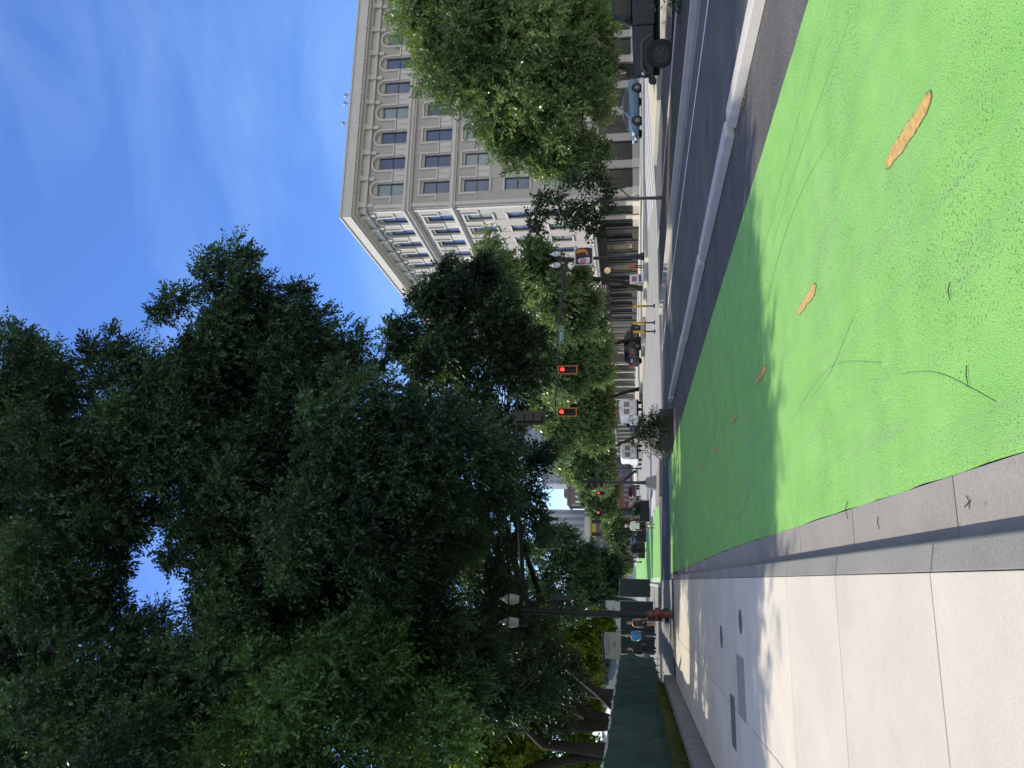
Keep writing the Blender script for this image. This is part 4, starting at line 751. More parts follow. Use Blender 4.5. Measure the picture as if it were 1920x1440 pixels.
# pickup far ahead
t = thing('pickup_truck', 'dark red pickup driving away in the distance past the vans', 'pickup', (13.8,126,.02), R(90))
pr = paint('dark_red_paint', (.10,.012,.012)); b = MB()
b.loft([section(*s, .01) for s in [(-2.7,.55,1.12,.9),(-2.6,.45,1.15,.97),(0,.42,1.15,.97),(1.8,.42,1.10,.97),(2.6,.45,1.05,.93),(2.75,.55,.95,.8)]]); b.loft([cabin(-.8,1.1,1.15,.88,.86), cabin(-.7,1.1,1.75,.88,.72), cabin(.6,1.1,1.78,.88,.72), cabin(1.5,1.08,1.15,.88,.86)]); b.build('body', pr, t, bevel=.02)
b = MB(); b.box(-.83,-.72,-.62,.62,1.28,1.66); b.build('window', m_glass, t)
b = MB(); b.box(-2.78,-2.65,-.95,.95,.48,.66); b.build('bumper', m_steel, t)
for s in (-1,1):
    b = MB(); b.box(-2.74,-2.6,s*.82-.09,s*.82+.09,.75,1.08); b.build('tail_light', m_lampred, t)
    for x in (-1.6,1.8): wheel(t, x, s*.85, .4, .26, None, 5, s)
# white cargo vans seen from behind
m_vanw = paint('white_van_paint', (.80,.80,.80), .3); m_vang = paint('van_window', (.22,.23,.245), .2)
def van(label, loc, rz, rack):
    t = thing('cargo_van', label, 'van', loc, rz, 'white vans on the far side of the avenue'); b = MB()
    def sec(x, zb, zt, w): return [(x,-w*.94,zb),(x,w*.94,zb),(x,w,zb+.15),(x,w,zb+(zt-zb)*.55),(x,w*.94,zt-.16),(x,w*.80,zt-.03),(x,w*.5,zt),(x,-w*.5,zt),(x,-w*.80,zt-.03),(x,-w*.94,zt-.16),(x,-w,zb+(zt-zb)*.55),(x,-w,zb+.15)]
    b.loft([sec(*s) for s in [(-2.95,.55,2.42,.95),(-2.85,.45,2.52,1.0),(-1,.42,2.56,1.01),(1.0,.42,2.55,1.0),(1.6,.42,2.35,.99),(2.25,.42,1.5,.97),(2.75,.42,1.12,.92),(2.95,.5,.95,.82)]]); b.build('body', m_vanw, t, bevel=.02)
    for s in (-1,1):
        b = MB(); b.box(-2.985,-2.93,.025 if s>0 else -.80,.80 if s>0 else -.025,.72,2.22); d = b.build('rear_door', m_vanw, t, bevel=.02)
        q = MB(); q.box(-3.0,-2.975,s*.40-.30,s*.40+.30,1.40,2.02); q.build('window', m_vang, d, bevel=.02)
        q = MB(); q.box(-3.01,-2.975,s*.10-.03,s*.10+.03,1.05,1.25); q.build('handle', m_rubber, d)
        b = MB(); b.box(-2.97,-2.88,s*.90-.06,s*.90+.06,1.0,1.42); b.build('tail_light', m_lampred, t, bevel=.02)
        for x in (-1.75,1.85): wheel(t, x, s*.87, .36, .23, None, 6, s)
        b = MB(); b.box(1.55,1.75,s*1.12-.11,s*1.12+.11,1.35,1.75); b.build('mirror', m_rubber, t, bevel=.03)
        b = MB(); b.add([(.75,s*1.012,1.45),(1.75,s*1.0,1.45),(1.45,s*.985,2.1),(.75,s*.99,2.1),(.75,s*.95,1.45),(1.75,s*.95,1.45),(1.45,s*.92,2.1),(.75,s*.92,2.1)], [(0,1,2,3),(7,6,5,4),(0,4,5,1),(1,5,6,2),(2,6,7,3),(3,7,4,0)]); b.build('side_window', m_glass, t)
    b = MB(); b.box(-3.08,-2.9,-.9,.9,.42,.62); b.build('bumper', m_rubber, t, bevel=.03)
    b = MB(); b.box(-3.1,-3.07,-.26,.26,.66,.79); b.build('number_plate', m_plate, t)
    b = MB(); b.box(-2.98,-2.93,-.16,.16,2.33,2.39); b.build('brake_light', m_lampred, t)
    if rack:
        b = MB()
        for x in (-2.4,-.8,.8): 
            b.tube([(x,-.9,2.40),(x,-.9,2.78),(x,.9,2.78),(x,.9,2.40)], .03, 6)
        b.build('roof_rack', m_steel, t)
        lad = thing('ladder', 'orange fibreglass ladder lying on the roof rack of the nearer van', 'ladder', loc, rz); b = MB()
        for y in (.3,.7): b.box(-2.7,1.2,y-.03,y+.03,2.815,2.92)
        for k in range(12): b.box(-2.6+k*.32,-2.56+k*.32,.33,.67,2.85,2.88)
        b.build('rails', mat('ladder_orange', (.55,.16,.03), .5), lad)
        tb = MB(); tb.lathe([(.02,-2.5),(.1,-2.5),(.1,.9),(.02,.9)], 14, 'x', (0,-.5,2.92)); o = tb.build('pipe_tube', mat('tube_yellow', (.70,.45,.03), .5)); o.location = loc; o.rotation_euler = (0,0,rz)
        tag(o, 'yellow pipe carrier on the roof rack of the nearer van', 'pipe tube')
    return t
van('white cargo van with a loaded roof rack, nearer of the two white vans', (18.4,86.4,.06), R(90), True)
van('white cargo van with a bare roof, farther of the two white vans', (15.1,95.6,.03), R(90), False)
# black off-road car at the right edge
m_rimd = mat('dark_rim', (.05,.052,.056), .35, .1, 9, metal=.5)
t = thing('offroad_car', 'black square off-road car with big tyres and flat wings at the right edge', 'car', (17.2,20.5,.0), R(143)); pm = paint('black_car_paint', (.008,.010,.014), .3); m_flare = mat('flare_plastic', (.06,.065,.085), .55)
b = MB(); b.loft([[(x,-w,.62),(x,w,.62),(x,w,zt-.06),(x,w-.08,zt),(x,-w+.08,zt),(x,-w,zt-.06)] for x, w, zt in [(.55,.74,1.26),(1.2,.72,1.25),(1.85,.66,1.22),(1.97,.64,1.16)]]); b.build('hood', pm, t, bevel=.015)
b = MB(); b.box(-2.0,.55,-.78,.78,.58,1.27); b.build('body', pm, t, bevel=.03)
b = MB(); b.loft([[(x,-.74,1.28),(x,.74,1.28),(x2,.66,1.86),(x2,-.66,1.86)] for x, x2 in ((-1.95,-1.9),(.52,.20))]); b.build('hard_top', m_black, t, bevel=.03)
b = MB(); b.add([(.56,-.70,1.30),(.56,.70,1.30),(.25,.62,1.82),(.25,-.62,1.82),(.53,-.70,1.29),(.53,.70,1.29),(.22,.62,1.81),(.22,-.62,1.81)], [(0,1,2,3),(7,6,5,4),(0,4,5,1),(1,5,6,2),(2,6,7,3),(3,7,4,0)]); b.build('windscreen', m_glass, t)
b = MB(); b.box(1.97,2.03,-.60,.60,.70,1.16)
o = b.build('grille', pm, t, bevel=.02); b = MB()
for k in range(7): b.box(2.028,2.04,-.30+k*.1-.028,-.30+k*.1+.028,.78,1.08)
b.build('slots', m_rubber, o)
for s in (-1,1):
    b = MB(); b.lathe([(.01,2.02),(.10,2.02),(.095,2.07),(.01,2.075)], 18, 'x', (0,s*.47,.96)); b.build('headlight', m_lampw, t)
    b = MB(); b.box(1.86,1.96,s*.80-.09,s*.80+.09,.90,.99); b.build('turn_signal', m_lampw, t, bevel=.02)
    for x in (1.38,-1.38):
        wheel(t, x, s*.80, .42, .30, None, 5, s, m_rimd)
        b = MB(); pts = [(x-.62,.70),(x-.42,.98),(x-.30,1.04),(x+.34,1.04),(x+.50,.96),(x+.56,.86),(x+.50,.84),(x+.32,.95),(x-.28,.95),(x-.38,.90),(x-.56,.66)]
        b.prism(pts, .30, (0,s*.97 if s<0 else .67,0), ((1,0,0),(0,0,1),(0,1,0))); b.build('fender', m_flare, t, bevel=.015)
    b = MB(); b.box(-.25,.5,s*.785-.012,s*.785+.012,.62,1.26); d = b.build('door', pm, t, bevel=.01); b = MB(); b.box(-.18,-.04,s*.81-.015,s*.81+.015,1.10,1.14); b.build('handle', m_rubber, d)
    b = MB(); b.box(.28,.42,s*.95-.10,s*.95+.10,1.30,1.50); b.build('mirror', m_rubber, t, bevel=.03)
    b = MB(); b.box(-.2,.2,s*.735-.01,s*.735+.01,1.36,1.76); b.build('side_window', m_glass, t)
    b = MB(); b.box(-.95,.9,s*.86-.06,s*.86+.06,.44,.50); b.build('side_step', m_rubber, t)
b = MB(); b.box(2.05,2.25,-.85,.85,.55,.74); b.build('bumper', m_black, t, bevel=.04)
b = MB(); b.box(-1.98,2.0,-.35,.35,.42,.62); b.build('chassis', m_rubber, t)

# ------------------------------------------------------------------ signals, lamps, signs
m_red = mat('red_light', (1,.03,.02), .4, 0, emit=4.0); m_grn = mat('green_light', (.05,1,.55), .4, 0, emit=3.0); m_off = mat('dark_lens', (.02,.012,.01), .3)
m_refl = mat('reflective_border', (.55,.17,.018), .5); m_globe = mat('frosted_globe', (.62,.64,.64), .3, .05); m_signw = mat('sign_white', (.72,.72,.70), .5); m_signg = mat('sign_green', (.01,.13,.08), .45)
def signal(label, loc, rz, lit='r', back=True, border=True, sc=1.0):
    t = thing('traffic_signal', label, 'traffic signal', loc, rz, 'traffic signal heads'); t.scale = (sc,)*3     # faces local -Y, hangs below z=0
    b = MB()
    for k in range(3): b.box(-.155,.155,-.06,.14,-.13-.345*k-.325,-.13-.345*k-.0)
    b.build('housing', m_black, t, bevel=.015)
    if back:
        b = MB(); b.box(-.27,.27,.0,.012,-1.27,-.01); b.build('backplate', m_black, t)
        if border:
            b = MB()
            for (x0,x1,z0,z1) in ((-.30,.30,-.05,.02),(-.30,.30,-1.30,-1.23),(-.30,-.235,-1.23,-.05),(.235,.30,-1.23,-.05)): b.box(x0,x1,-.012,.0,z0,z1)
            b.build('reflective_border', m_refl, t)
    for k in range(3):
        z = -.13-.345*k-.162; on = (lit == 'r' and k == 0) or (lit == 'g' and k == 2)
        b = MB(); b.lathe([(.005,-.062),(.135,-.062),(.125,-.085),(.005,-.10)], 18, 'y', (0,0,z)); b.build('lens', (m_red if lit == 'r' else m_grn) if on else m_off, t)
        b = MB(); n = 12; rr = .148
        for q in range(n-2):
            a0, a1 = -.35+pi*1.22*q/(n-2), -.35+pi*1.22*(q+1)/(n-2)
            P = [(r*cos(a), y, z+r*sin(a)) for r in (rr, rr-.008) for (a, y) in ((a0,-.06),(a1,-.06),(a1,-.26+.1*(sin(a1)<0)),(a0,-.26+.1*(sin(a0)<0)))]
            b.add(P, [(0,1,2,3),(7,6,5,4),(0,4,5,1),(1,5,6,2),(2,6,7,3),(3,7,4,0)])
        b.build('visor', m_black, t)
    b = MB(); b.tube([(0,.04,-.14),(0,.04,.03)], .03, 8); b.build('hanger', m_black, t)
    return t
def lamp_pole(name, label, loc, rz, arm, rise, h=5.45, za=5.2, m=m_dgreen):
    t = thing(name, label, 'street lamp', loc, rz); b = MB()
    b.lathe([(.01,0),(.27,0),(.27,.16),(.21,.26),(.19,.75),(.15,.85),(.14,1.0),(.125,1.2),(.105,h-.2),(.12,h-.15),(.12,h),(.01,h)], 20); b.build('pole', m, t, smooth=False)
    b = MB(); b.box(-.47,.47,-.035,.035,h-.22,h-.13)
    for s in (-1,1):
        b.tube([(0,0,h-.75),(s*.12,0,h-.62),(s*.32,0,h-.5),(s*.42,0,h-.22)], .022, 6); b.tube([(s*.10,0,h-.42),(s*.2,0,h-.32),(s*.28,0,h-.42),(s*.2,0,h-.5),(s*.12,0,h-.44)], .016, 6)
        b.lathe([(.01,h-.24),(.07,h-.24),(.05,h-.1),(.09,h-.03),(.13,h+.08),(.01,h+.08)], 14, 'z', (s*.42,0,0))
    b.build('lamp_arms', m, t)
    for s in (-1,1):
        g = MB(); g.lathe([(.01,h+.08),(.125,h+.08),(.17,h+.22),(.195,h+.40),(.19,h+.46),(.01,h+.46)], 18, 'z', (s*.42,0,0)); gl = g.build('lamp_globe', m_globe, t, smooth=False)
        g = MB(); g.lathe([(.20,h+.45),(.205,h+.49),(.20,h+.50),(.01,h+.50),(.01,h+.45)], 18, 'z', (s*.42,0,0)); g.build('band', m, gl)
        g = MB(); g.lathe([(.185,h+.50),(.13,h+.62),(.06,h+.70),(.035,h+.82),(.008,h+.86),(.01,h+.5)], 18, 'z', (s*.42,0,0)); g.build('cap', m_globe, gl)
    if arm:
        b = MB(); b.tube([(0,0,za),(arm*.12,0,za+rise*.35),(arm*.5,0,za+rise*.78),(arm,0,za+rise)], [.115,.10,.075,.045], 12); b.tube([(0,0,za-.16),(0,0,za+.22)], .15, 12); b.build('mast_arm', m, t)
    b = MB(); b.box(-.10,.10,-.17,-.10,1.75,2.1); b.build('call_box', m, t)
    return t
lamp_pole('signal_pole', 'near dark green signal pole with twin lantern lamps beside the hydrant', (-1.2,29.9,.15), R(0), 8.5, .62)
lamp_pole('signal_pole', 'far dark signal pole with twin lantern lamps and a banner on it', (21.7,50.0,.34), R(180), 11.4, .75, 5.7, 5.3, m_black)
signal('dark signal head hanging from the near mast arm, seen from behind', (6.0,28.9+.0,5.95), R(180), 'n', True, False)
signal('red signal at the tip of the far mast arm', (10.75,49.9,6.22), 0, 'r')
signal('red signal on the far mast arm, the one beside the street name sign', (13.66,49.9,6.2), 0, 'r')
signal('small red signal of the farther intersection, the right one of the pair', (10.95,100.9,5.80), 0, 'r', True, False, .85)
signal('small red signal of the farther intersection, the left one of the pair', (8.45,100.9,5.85), 0, 'r', True, False, .85)
signal('dark signal head seen from behind on a distant arm, the right one', (8.1,112,6.95), R(180), 'n', True, False)
signal('dark signal head seen from behind on a distant arm, the left one', (6.33,112,6.95), R(180), 'n', True, False)
signal('small green signal in the far distance, right of the pair', (12.4,204.5,6.9), 0, 'g', True, False)
signal('small green signal in the far distance, left of the pair', (9.2,204.5,6.95), 0, 'g', True, False)
def simple_pole(name, label, loc, rz, h, arm, za, rise, m=m_black, base=True):
    t = thing(name, label, 'signal pole', loc, rz); b = MB(); b.lathe([(.01,0),(.16,0),(.12,.15),(.085,.4),(.065,h),(.01,h+.02)], 14); b.build('pole', m, t)
    if arm: b = MB(); b.tube([(0,0,za),(arm,0,za+rise)], [.07,.04], 8); b.build('mast_arm', m, t)
    return t
p5 = simple_pole('signal_post', 'short green signal post on a grey tapered base beyond the planter', (5.1,41.7,.55), 0, 3.65, 0, 0, 0, mat('weathered_green', (.04,.06,.05), .5))
b = MB(); b.loft([[(-w,-w,z),(w,-w,z),(w,w,z),(-w,w,z)] for w, z in ((.36,-.43),(.36,-.38),(.24,.10),(.22,.12))]); b.build('pedestal', m_steel, p5, bevel=.01)
b = MB(); b.box(3.95,5.55,36.2,43.2,-.02,.13); struct(b.build('separator_island', m_gut, bevel=.02))
signal('dark signal head seen edge on, mounted on the short green post', (5.1,41.55,3.95), R(-80), 'n', False, False)
simple_pole('signal_mast', 'signal pole of the second intersection half hidden by street trees', (14.2,101,.0), R(180), 6.2, 6.1, 5.75, .1)
simple_pole('signal_mast', 'signal pole with a long arm standing left of the lane in the distance', (2.6,112,.0), 0, 7.2, 8.2, 7.0, .0)
simple_pole('signal_mast', 'tall thin signal pole far beyond the second intersection', (14.6,205,.0), R(180), 7.2, 6.6, 6.9, .1)
# pedestrian signal and small plates on the near pole
t = thing('pedestrian_signal', 'black three light cycle signal on the side of the near signal pole', 'traffic signal', (-.72,29.88,4.55), R(-95)); b = MB(); b.box(-.13,.13,-.05,.12,-.85,0); b.build('housing', m_black, t, bevel=.02)
for k in range(3): b = MB(); b.lathe([(.01,-.05),(.11,-.05),(.115,-.25),(.105,-.25),(.1,-.06),(.01,-.06)], 16, 'y', (0,0,-.15-.28*k)); b.build('visor', m_black, t)
b = MB(); b.tube([(-.35,.35,-.2),(0,.12,-.2)], .02, 6); b.tube([(-.35,.35,-.7),(0,.12,-.7)], .02, 6); b.build('bracket', m_black, t)
b = MB(); b.box(-.98,-.72,29.86,29.89,2.1,2.44); o = b.build('small_sign', m_steel); tag(o, 'small white plate on the side of the near signal pole', 'sign')
b = MB(); b.box(-1.06,-.96,29.74,29.77,2.18,2.38); tag(b.build('push_button_sign', m_steel), 'small grey plate strapped to the near signal pole below the cycle signal', 'sign')
# street name sign
t = thing('street_sign', 'green street name sign reading MAIN on the far mast arm', 'street sign', (16.15,49.86,6.0)); b = MB(); b.box(-.62,.62,-.01,.01,-.17,.17); b.build('panel', m_signg, t)
b = MB()
for (x0,x1,z0,z1) in ((-.62,.62,.155,.17),(-.62,.62,-.17,-.155),(-.62,-.605,-.155,.155),(.605,.62,-.155,.155),(.33,.345,-.155,.155)): b.box(x0,x1,-.014,-.01,z0,z1)
b.build('border', m_signw, t); text_mesh('MAIN', .27, 'street_name', m_signw, t, (-.15,-.014,-.0), (R(90),0,0)); text_mesh('ST', .15, 'street_suffix', m_signw, t, (.475,-.014,-.02), (R(90),0,0))
# banner on the far lamp pole
t = thing('banner', 'dark banner with orange streak and red ring hung on a signal pole', 'banner', (21.72,49.6,3.9)); m_bn = mat('banner_dusk', (.03,.02,.035), .7, .3, 2)
pl = [(-.55,.0),(.55,.0),(.62,.2),(.62,.95),(.55,1.15),(-.55,1.15),(-.62,.95),(-.62,.2)]
b = MB(); b.prism([(p[0]*1.07, .575+(p[1]-.575)*1.07) for p in pl], .012, (0,0,0)); b.build('border', m_signw, t)
b = MB(); b.prism(pl, .01, (0,-.012,0)); b.build('picture', m_bn, t)
b = MB(); b.prism([(.56,1.05),(.5,.45),(.25,.28),(.0,.25),(.1,.38),(.3,.5),(.2,1.1)], .006, (0,-.02,0)); b.build('orange_streak', mat('banner_orange', (.50,.20,.03), .7, .4, 6), t)
b = MB(); b.prism([(-.1,.25),(-.2,.12),(-.58,.2),(-.55,.85),(-.35,1.0),(-.2,.9)], .006, (0,-.02,0)); b.build('pale_patch', mat('banner_pale', (.55,.52,.60), .7, .3, 5), t)
b = MB(); b.lathe([(.11,-.026),(.2,-.026),(.2,-.03),(.11,-.03),(.11,-.026)], 20, 'y', (-.40,0,.62), False); b.lathe([(.01,-.026),(.06,-.026),(.06,-.03),(.01,-.03)], 16, 'y', (-.40,0,.62)); b.build('red_ring', mat('banner_red', (.45,.03,.04), .7), t)
b = MB(); b.tube([(-.72,0,-.08),(.68,0,-.08)], .02, 8); b.tube([(-.72,0,1.22),(.68,0,1.22)], .02, 8); b.build('rods', m_chrome, t)
# brown hanging sign, round lamp sign, A-board
t = thing('hanging_sign', 'brown framed shop sign with three pale lines under the awning', 'sign', (21.6,55.6,3.0)); b = MB(); b.box(-.36,.36,-.03,.03,0,.66); b.build('board', mat('sign_brown', (.16,.07,.05), .6), t); b = MB()
for k in range(3): b.box(-.27,.27,-.04,-.03,.12+.17*k,.20+.17*k)
b.build('lettering_lines', m_signw, t); b = MB(); b.tube([(-.3,0,.66),(-.3,0,1.0)], .012, 6); b.tube([(.3,0,.66),(.3,0,1.0)], .012, 6); b.build('hangers', m_black, t)
t = thing('round_lamp', 'round cream globe lamp glowing beside the shop entrance', 'lamp', (22.7,54.7,3.0)); b = MB(); b.ball((0,0,0), .24, 16, 10); b.build('globe', mat('cream_globe', (.70,.50,.25), .4, 0, emit=.35), t, smooth=True); b = MB(); b.tube([(0,.02,.2),(0,.02,.65),(0,.6,.75)], .02, 6); b.build('bracket', m_black, t)
t = thing('sandwich_board', 'white sandwich board with a pink square standing on the pavement by the posts', 'sign', (20.9,52.2,.35)); 
for s in (-1,1):
    b = MB(); b.add([(-.33,s*.28-.015,0),(.33,s*.28-.015,0),(.33,s*.04-.015,1.0),(-.33,s*.04-.015,1.0),(-.33,s*.28+.015,0),(.33,s*.28+.015,0),(.33,s*.04+.015,1.0),(-.33,s*.04+.015,1.0)], [(0,1,2,3),(7,6,5,4),(0,4,5,1),(1,5,6,2),(2,6,7,3),(3,7,4,0)]); o = b.build('panel', m_signw, t)
    if s < 0:
        f = lambda z: -.28+.24*z-.019
        for nm, x0, x1, z0, z1, c in (('pink_square',-.2,.2,.5,.85,(.45,.12,.22)),('dark_band',-.26,.26,.2,.34,(.02,.02,.05))):
            b = MB(); b.add([(x0,f(z0),z0),(x1,f(z0),z0),(x1,f(z1),z1),(x0,f(z1),z1),(x0,f(z0)+.002,z0),(x1,f(z0)+.002,z0),(x1,f(z1)+.002,z1),(x0,f(z1)+.002,z1)], [(0,1,2,3),(7,6,5,4),(0,4,5,1),(1,5,6,2),(2,6,7,3),(3,7,4,0)]); b.build(nm, mat(nm, c, .6), o)
# yellow topped posts on the median nose
m_ytop = mat('post_yellow', (.62,.40,.03), .6); 
P = thing('marker_post', 'yellow topped marker post, the rightmost of the three', 'post', (15.0,41.5,0), 0, 'yellow topped posts at the crossing'); b = MB(); b.lathe([(.01,0),(.12,0),(.12,.05),(.045,.10),(.04,.62),(.01,.62)], 12); b.build('stem', m_black, P); b = MB(); b.box(-.07,.07,-.02,.02,.55,1.22); b.build('marker_panel', m_ytop, P, bevel=.01)
dup(P, (14.15,41.9,0), .1, 'yellow topped marker post, the middle one of the three'); dup(P, (13.5,41.5,0), -.1, 'yellow topped marker post, the leftmost of the three')
# fire hydrant
t = thing('fire_hydrant', 'weathered red brown fire hydrant in front of the near signal pole', 'hydrant', (-1.04,27.2,.15), .3); m_hyd = mat('hydrant_paint', (.19,.06,.038), .7, .4, 9); b = MB()
b.lathe([(.01,0),(.14,0),(.14,.05),(.105,.07),(.10,.30),(.13,.33),(.13,.37),(.10,.40),(.10,.62),(.135,.65),(.135,.68),(.12,.70),(.10,.78),(.05,.84),(.03,.85),(.03,.89),(.01,.89)], 16); b.build('barrel', m_hyd, t, smooth=False)
for a in (0, pi): b = MB(); b.lathe([(.01,.09),(.055,.09),(.055,.15),(.065,.15),(.065,.19),(.01,.2)], 12, 'x', (0,0,.52)); o = b.build('outlet_cap', m_hyd, t); o.rotation_euler = (0,0,a)
b = MB(); b.lathe([(.01,-.09),(.075,-.09),(.075,-.15),(.09,-.15),(.09,-.2),(.01,-.21)], 14, 'y', (0,0,.5)); b.build('pumper_cap', m_hyd, t)
# planters on the separator
m_fern = leafmat('fern_leaf', (.022,.045,.016), (.06,.10,.03), .2)
def planter(label, loc, rz, w, d, h, seed, fh=.75):
    t = thing('planter_box', label, 'planter', loc, rz, 'black planter boxes along the green lane'); b = MB()
    b.box(-w/2,w/2,-d/2,-d/2+.04,0,h); b.box(-w/2,w/2,d/2-.04,d/2,0,h); b.box(-w/2,-w/2+.04,-d/2+.04,d/2-.04,0,h); b.box(w/2-.04,w/2,-d/2+.04,d/2-.04,0,h); b.box(-w/2+.04,w/2-.04,-d/2+.04,d/2-.04,0,h-.08)
    for z in (h*.33,h*.66): b.box(-w/2-.01,w/2+.01,-d/2-.012,-d/2-.002,z-.015,z+.015)
    b.build('box', m_black, t, bevel=.01)
    o = crown('plant', [(-w*.28,0,h+.22,.40),(w*.02,0,h+.45,.45),(w*.30,0,h+.28,.38),(w*.12,-.15,h+.1,.35),(-w*.05,.1,h+fh*.95,.25)], m_fern, t, seed, dens=420, L=.11, Wd=.022, K=13, spray=.42, droop=.55, nclump=8, tmean=.4); o.name = 'plant'
    return t
planter('long black planter box with bushy ferns at the end of the separator kerb', (5.15,27.3,0), 0, 1.5, .7, .44, 41, .95)
planter('black planter box with a dark bush behind the walker in the white shirt', (5.0,58,.12), 0, 1.5, .8, .7, 42, 1.0)
planter('black planter box with olive bush left of the walker in the white shirt', (4.4,72,.12), 0, 1.9, .9, .8, 43, 1.1)
planter('black planter box with yellowing bush beside the person in black', (3.3,86,.02), 0, 1.8, .9, .7, 44, 1.0)
crown_ = crown('median_shrub', [(13.9,16.4,.35,.3),(14.2,16.1,.5,.32),(14.1,15.8,.35,.3)], m_fern, None, 45, dens=420, L=.12, Wd=.022, K=13, spray=.5, droop=.6); tag(crown_, 'feathery green shrub at the median edge in front of the off-road car', 'shrub')
# ------------------------------------------------------------------ fence and its sign board
m_fab = mat('green_fence_fabric', (.015,.048,.042), .75, .4, .7, 1.0, 3.5)
m_fab2 = mat('dark_fence_fabric', (.012,.022,.022), .8, .2, 1.5)
def fence_run(label, p0, p1, z0, z1, m, seed, group, wav=.085):
    t = thing('screen_fence', label, 'fence', (p0[0],p0[1],z0), atan2(p1[1]-p0[1], p1[0]-p0[0]), group); Ln = sqrt((p1[0]-p0[0])**2+(p1[1]-p0[1])**2); rnd = random.Random(seed)
    n = max(12, int(Ln*7)); rows = 9; vs = []; fs = []
    for j in range(rows+1):
        for i in range(n+1):
            x = Ln*i/n; sag = -.05*abs(sin(pi*x/3.05)) if j == rows else 0
            y = wav*(sin(x*2.1+j*.5)+.6*sin(x*5.3+j*1.1+seed)+.4*rnd.uniform(-1,1))*(.35+.65*sin(pi*j/rows))
            vs.append((x, y-.05, (z1-z0)*j/rows+sag+(rnd.uniform(-.05,.05) if j == 0 else 0)))
    for j in range(rows):
        for i in range(n): fs.append((j*(n+1)+i, j*(n+1)+i+1, (j+1)*(n+1)+i+1, (j+1)*(n+1)+i))
    b = MB(); b.add(vs, fs); b.build('fabric', m, t, smooth=True)
    b = MB()
    k = 0
    while k*3.05 <= Ln+.1: b.tube([(min(k*3.05,Ln),.06,-.3),(min(k*3.05,Ln),.06,z1-z0+.06)], .03, 8); k += 1
    b.tube([(0,.06,z1-z0-.02),(Ln,.06,z1-z0-.02)], .02, 6); b.build('post_frame', m_steel, t); b = MB()
    for i in range(int(Ln/.61)): b.box(i*.61+.28, i*.61+.32, -.075, .085, z1-z0-.05, z1-z0+.012)
    o = b.build('cable_ties', m_signw if i % 1 else m_steel, t); o['kind'] = 'stuff'
    return t
GF = 'fabric covered construction fences'
fence_run('long dark green fabric fence on the grass strip, running along the left side', (-3.8,12), (-3.8,42.4), .42, 2.14, m_fab, 1, GF)
fence_run('dark fence panel facing the camera behind the two walkers', (-4.25,49.4), (-1.2,49.4), .16, 2.2, m_fab2, 2, GF, .02)
fence_run('dark fence panel beside the near signal pole, farther along the lane', (-1.1,58.0), (.15,58.0), .16, 2.35, m_fab2, 3, GF, .02)
t = thing('sign_board', 'pale project sign board with dark header lines above the green fence', 'sign', (-3.75,48.6,2.15), 0); b = MB(); b.box(-.75,.75,-.02,.02,0,1.1); b.build('board', mat('sign_board_pale', (.26,.27,.24), .7, .15, 2), t); b = MB()
for z, x0, x1, h in ((.82,-.55,.6,.05),(.68,-.55,.5,.05),(.50,-.1,.35,.02),(.42,-.1,.3,.02),(.32,-.15,.25,.06)): b.box(x0,x1,-.025,-.02,z,z+h)
b.build('text_lines', mat('sign_grey', (.10,.11,.10), .7), t)
b = MB(); b.add([(-.75,-.024,1.1),(.75,-.024,1.1),(.75,-.024,.97),(.2,-.024,1.0),(-.5,-.024,.93),(-.75,-.024,.95)], [(0,1,2,3,4,5)]); b.build('header_wave', mat('sign_navy', (.02,.03,.08), .7), t)
b = MB(); 
for x in (-.6,.6): b.tube([(x,.05,-1.9),(x,.05,1.15)], .04, 8)
b.build('posts', m_steel, t)
# site trailer seen between the trees above the fence
t = thing('site_tent', 'small white canopy glimpsed above the fence between the tree trunks', 'canopy', (-8.6,52,.42)); b = MB(); b.loft([[(-1.5,-1.5,2.2),(1.5,-1.5,2.2),(1.5,1.5,2.2),(-1.5,1.5,2.2)],[(-1.5,-1.5,2.35),(1.5,-1.5,2.35),(1.5,1.5,2.35),(-1.5,1.5,2.35)],[(-.1,-.1,3.0),(.1,-.1,3.0),(.1,.1,3.0),(-.1,.1,3.0)]]); b.build('roof', m_vanw, t); b = MB()
for x in (-1.45,1.45):
    for y in (-1.45,1.45): b.tube([(x,y,0),(x,y,2.2)], .025, 6)
b.build('legs', m_steel, t)

# ------------------------------------------------------------------ people (local -Y is forward)
m_skin = mat('skin', (.46,.27,.19), .55, .08, 8); m_skin2 = mat('tanned_skin', (.36,.20,.13), .55, .08, 8)
def hand(b, w, d, side, s=1.0):
    # palm, four bent fingers of unequal length and a thumb leaving the side of the palm
    w = Vector(w); d = Vector(d).normalized(); a = Vector((0,-1,0)); a = (a-d*a.dot(d)).normalized(); nrm = d.cross(a)*side
    pc = w+d*.045
    b.loft([[w+d*t+a*(.032*k*cos(q))+nrm*(.014*sin(q)) for q in [2*pi*i/8 for i in range(8)]] for t, k in ((-.01,.75),(.03,1.15),(.075,1.2),(.095,1.05))])
    for i, L in enumerate((.062,.072,.068,.052)):
        o = w+d*.088+a*(.029-.0195*i); c = nrm*(-.2)
        b.tube([o, o+d*L*.45, o+(d+c).normalized()*L*.8+c*.01, o+(d+c*2.2).normalized()*L], [.0095,.009,.008,.0065], 6)
    o = w+d*.03+a*.03; b.tube([o, o+(d*.6+a*.8).normalized()*.035, o+(d*.95+a*.6).normalized()*.062], [.011,.0095,.007], 6)
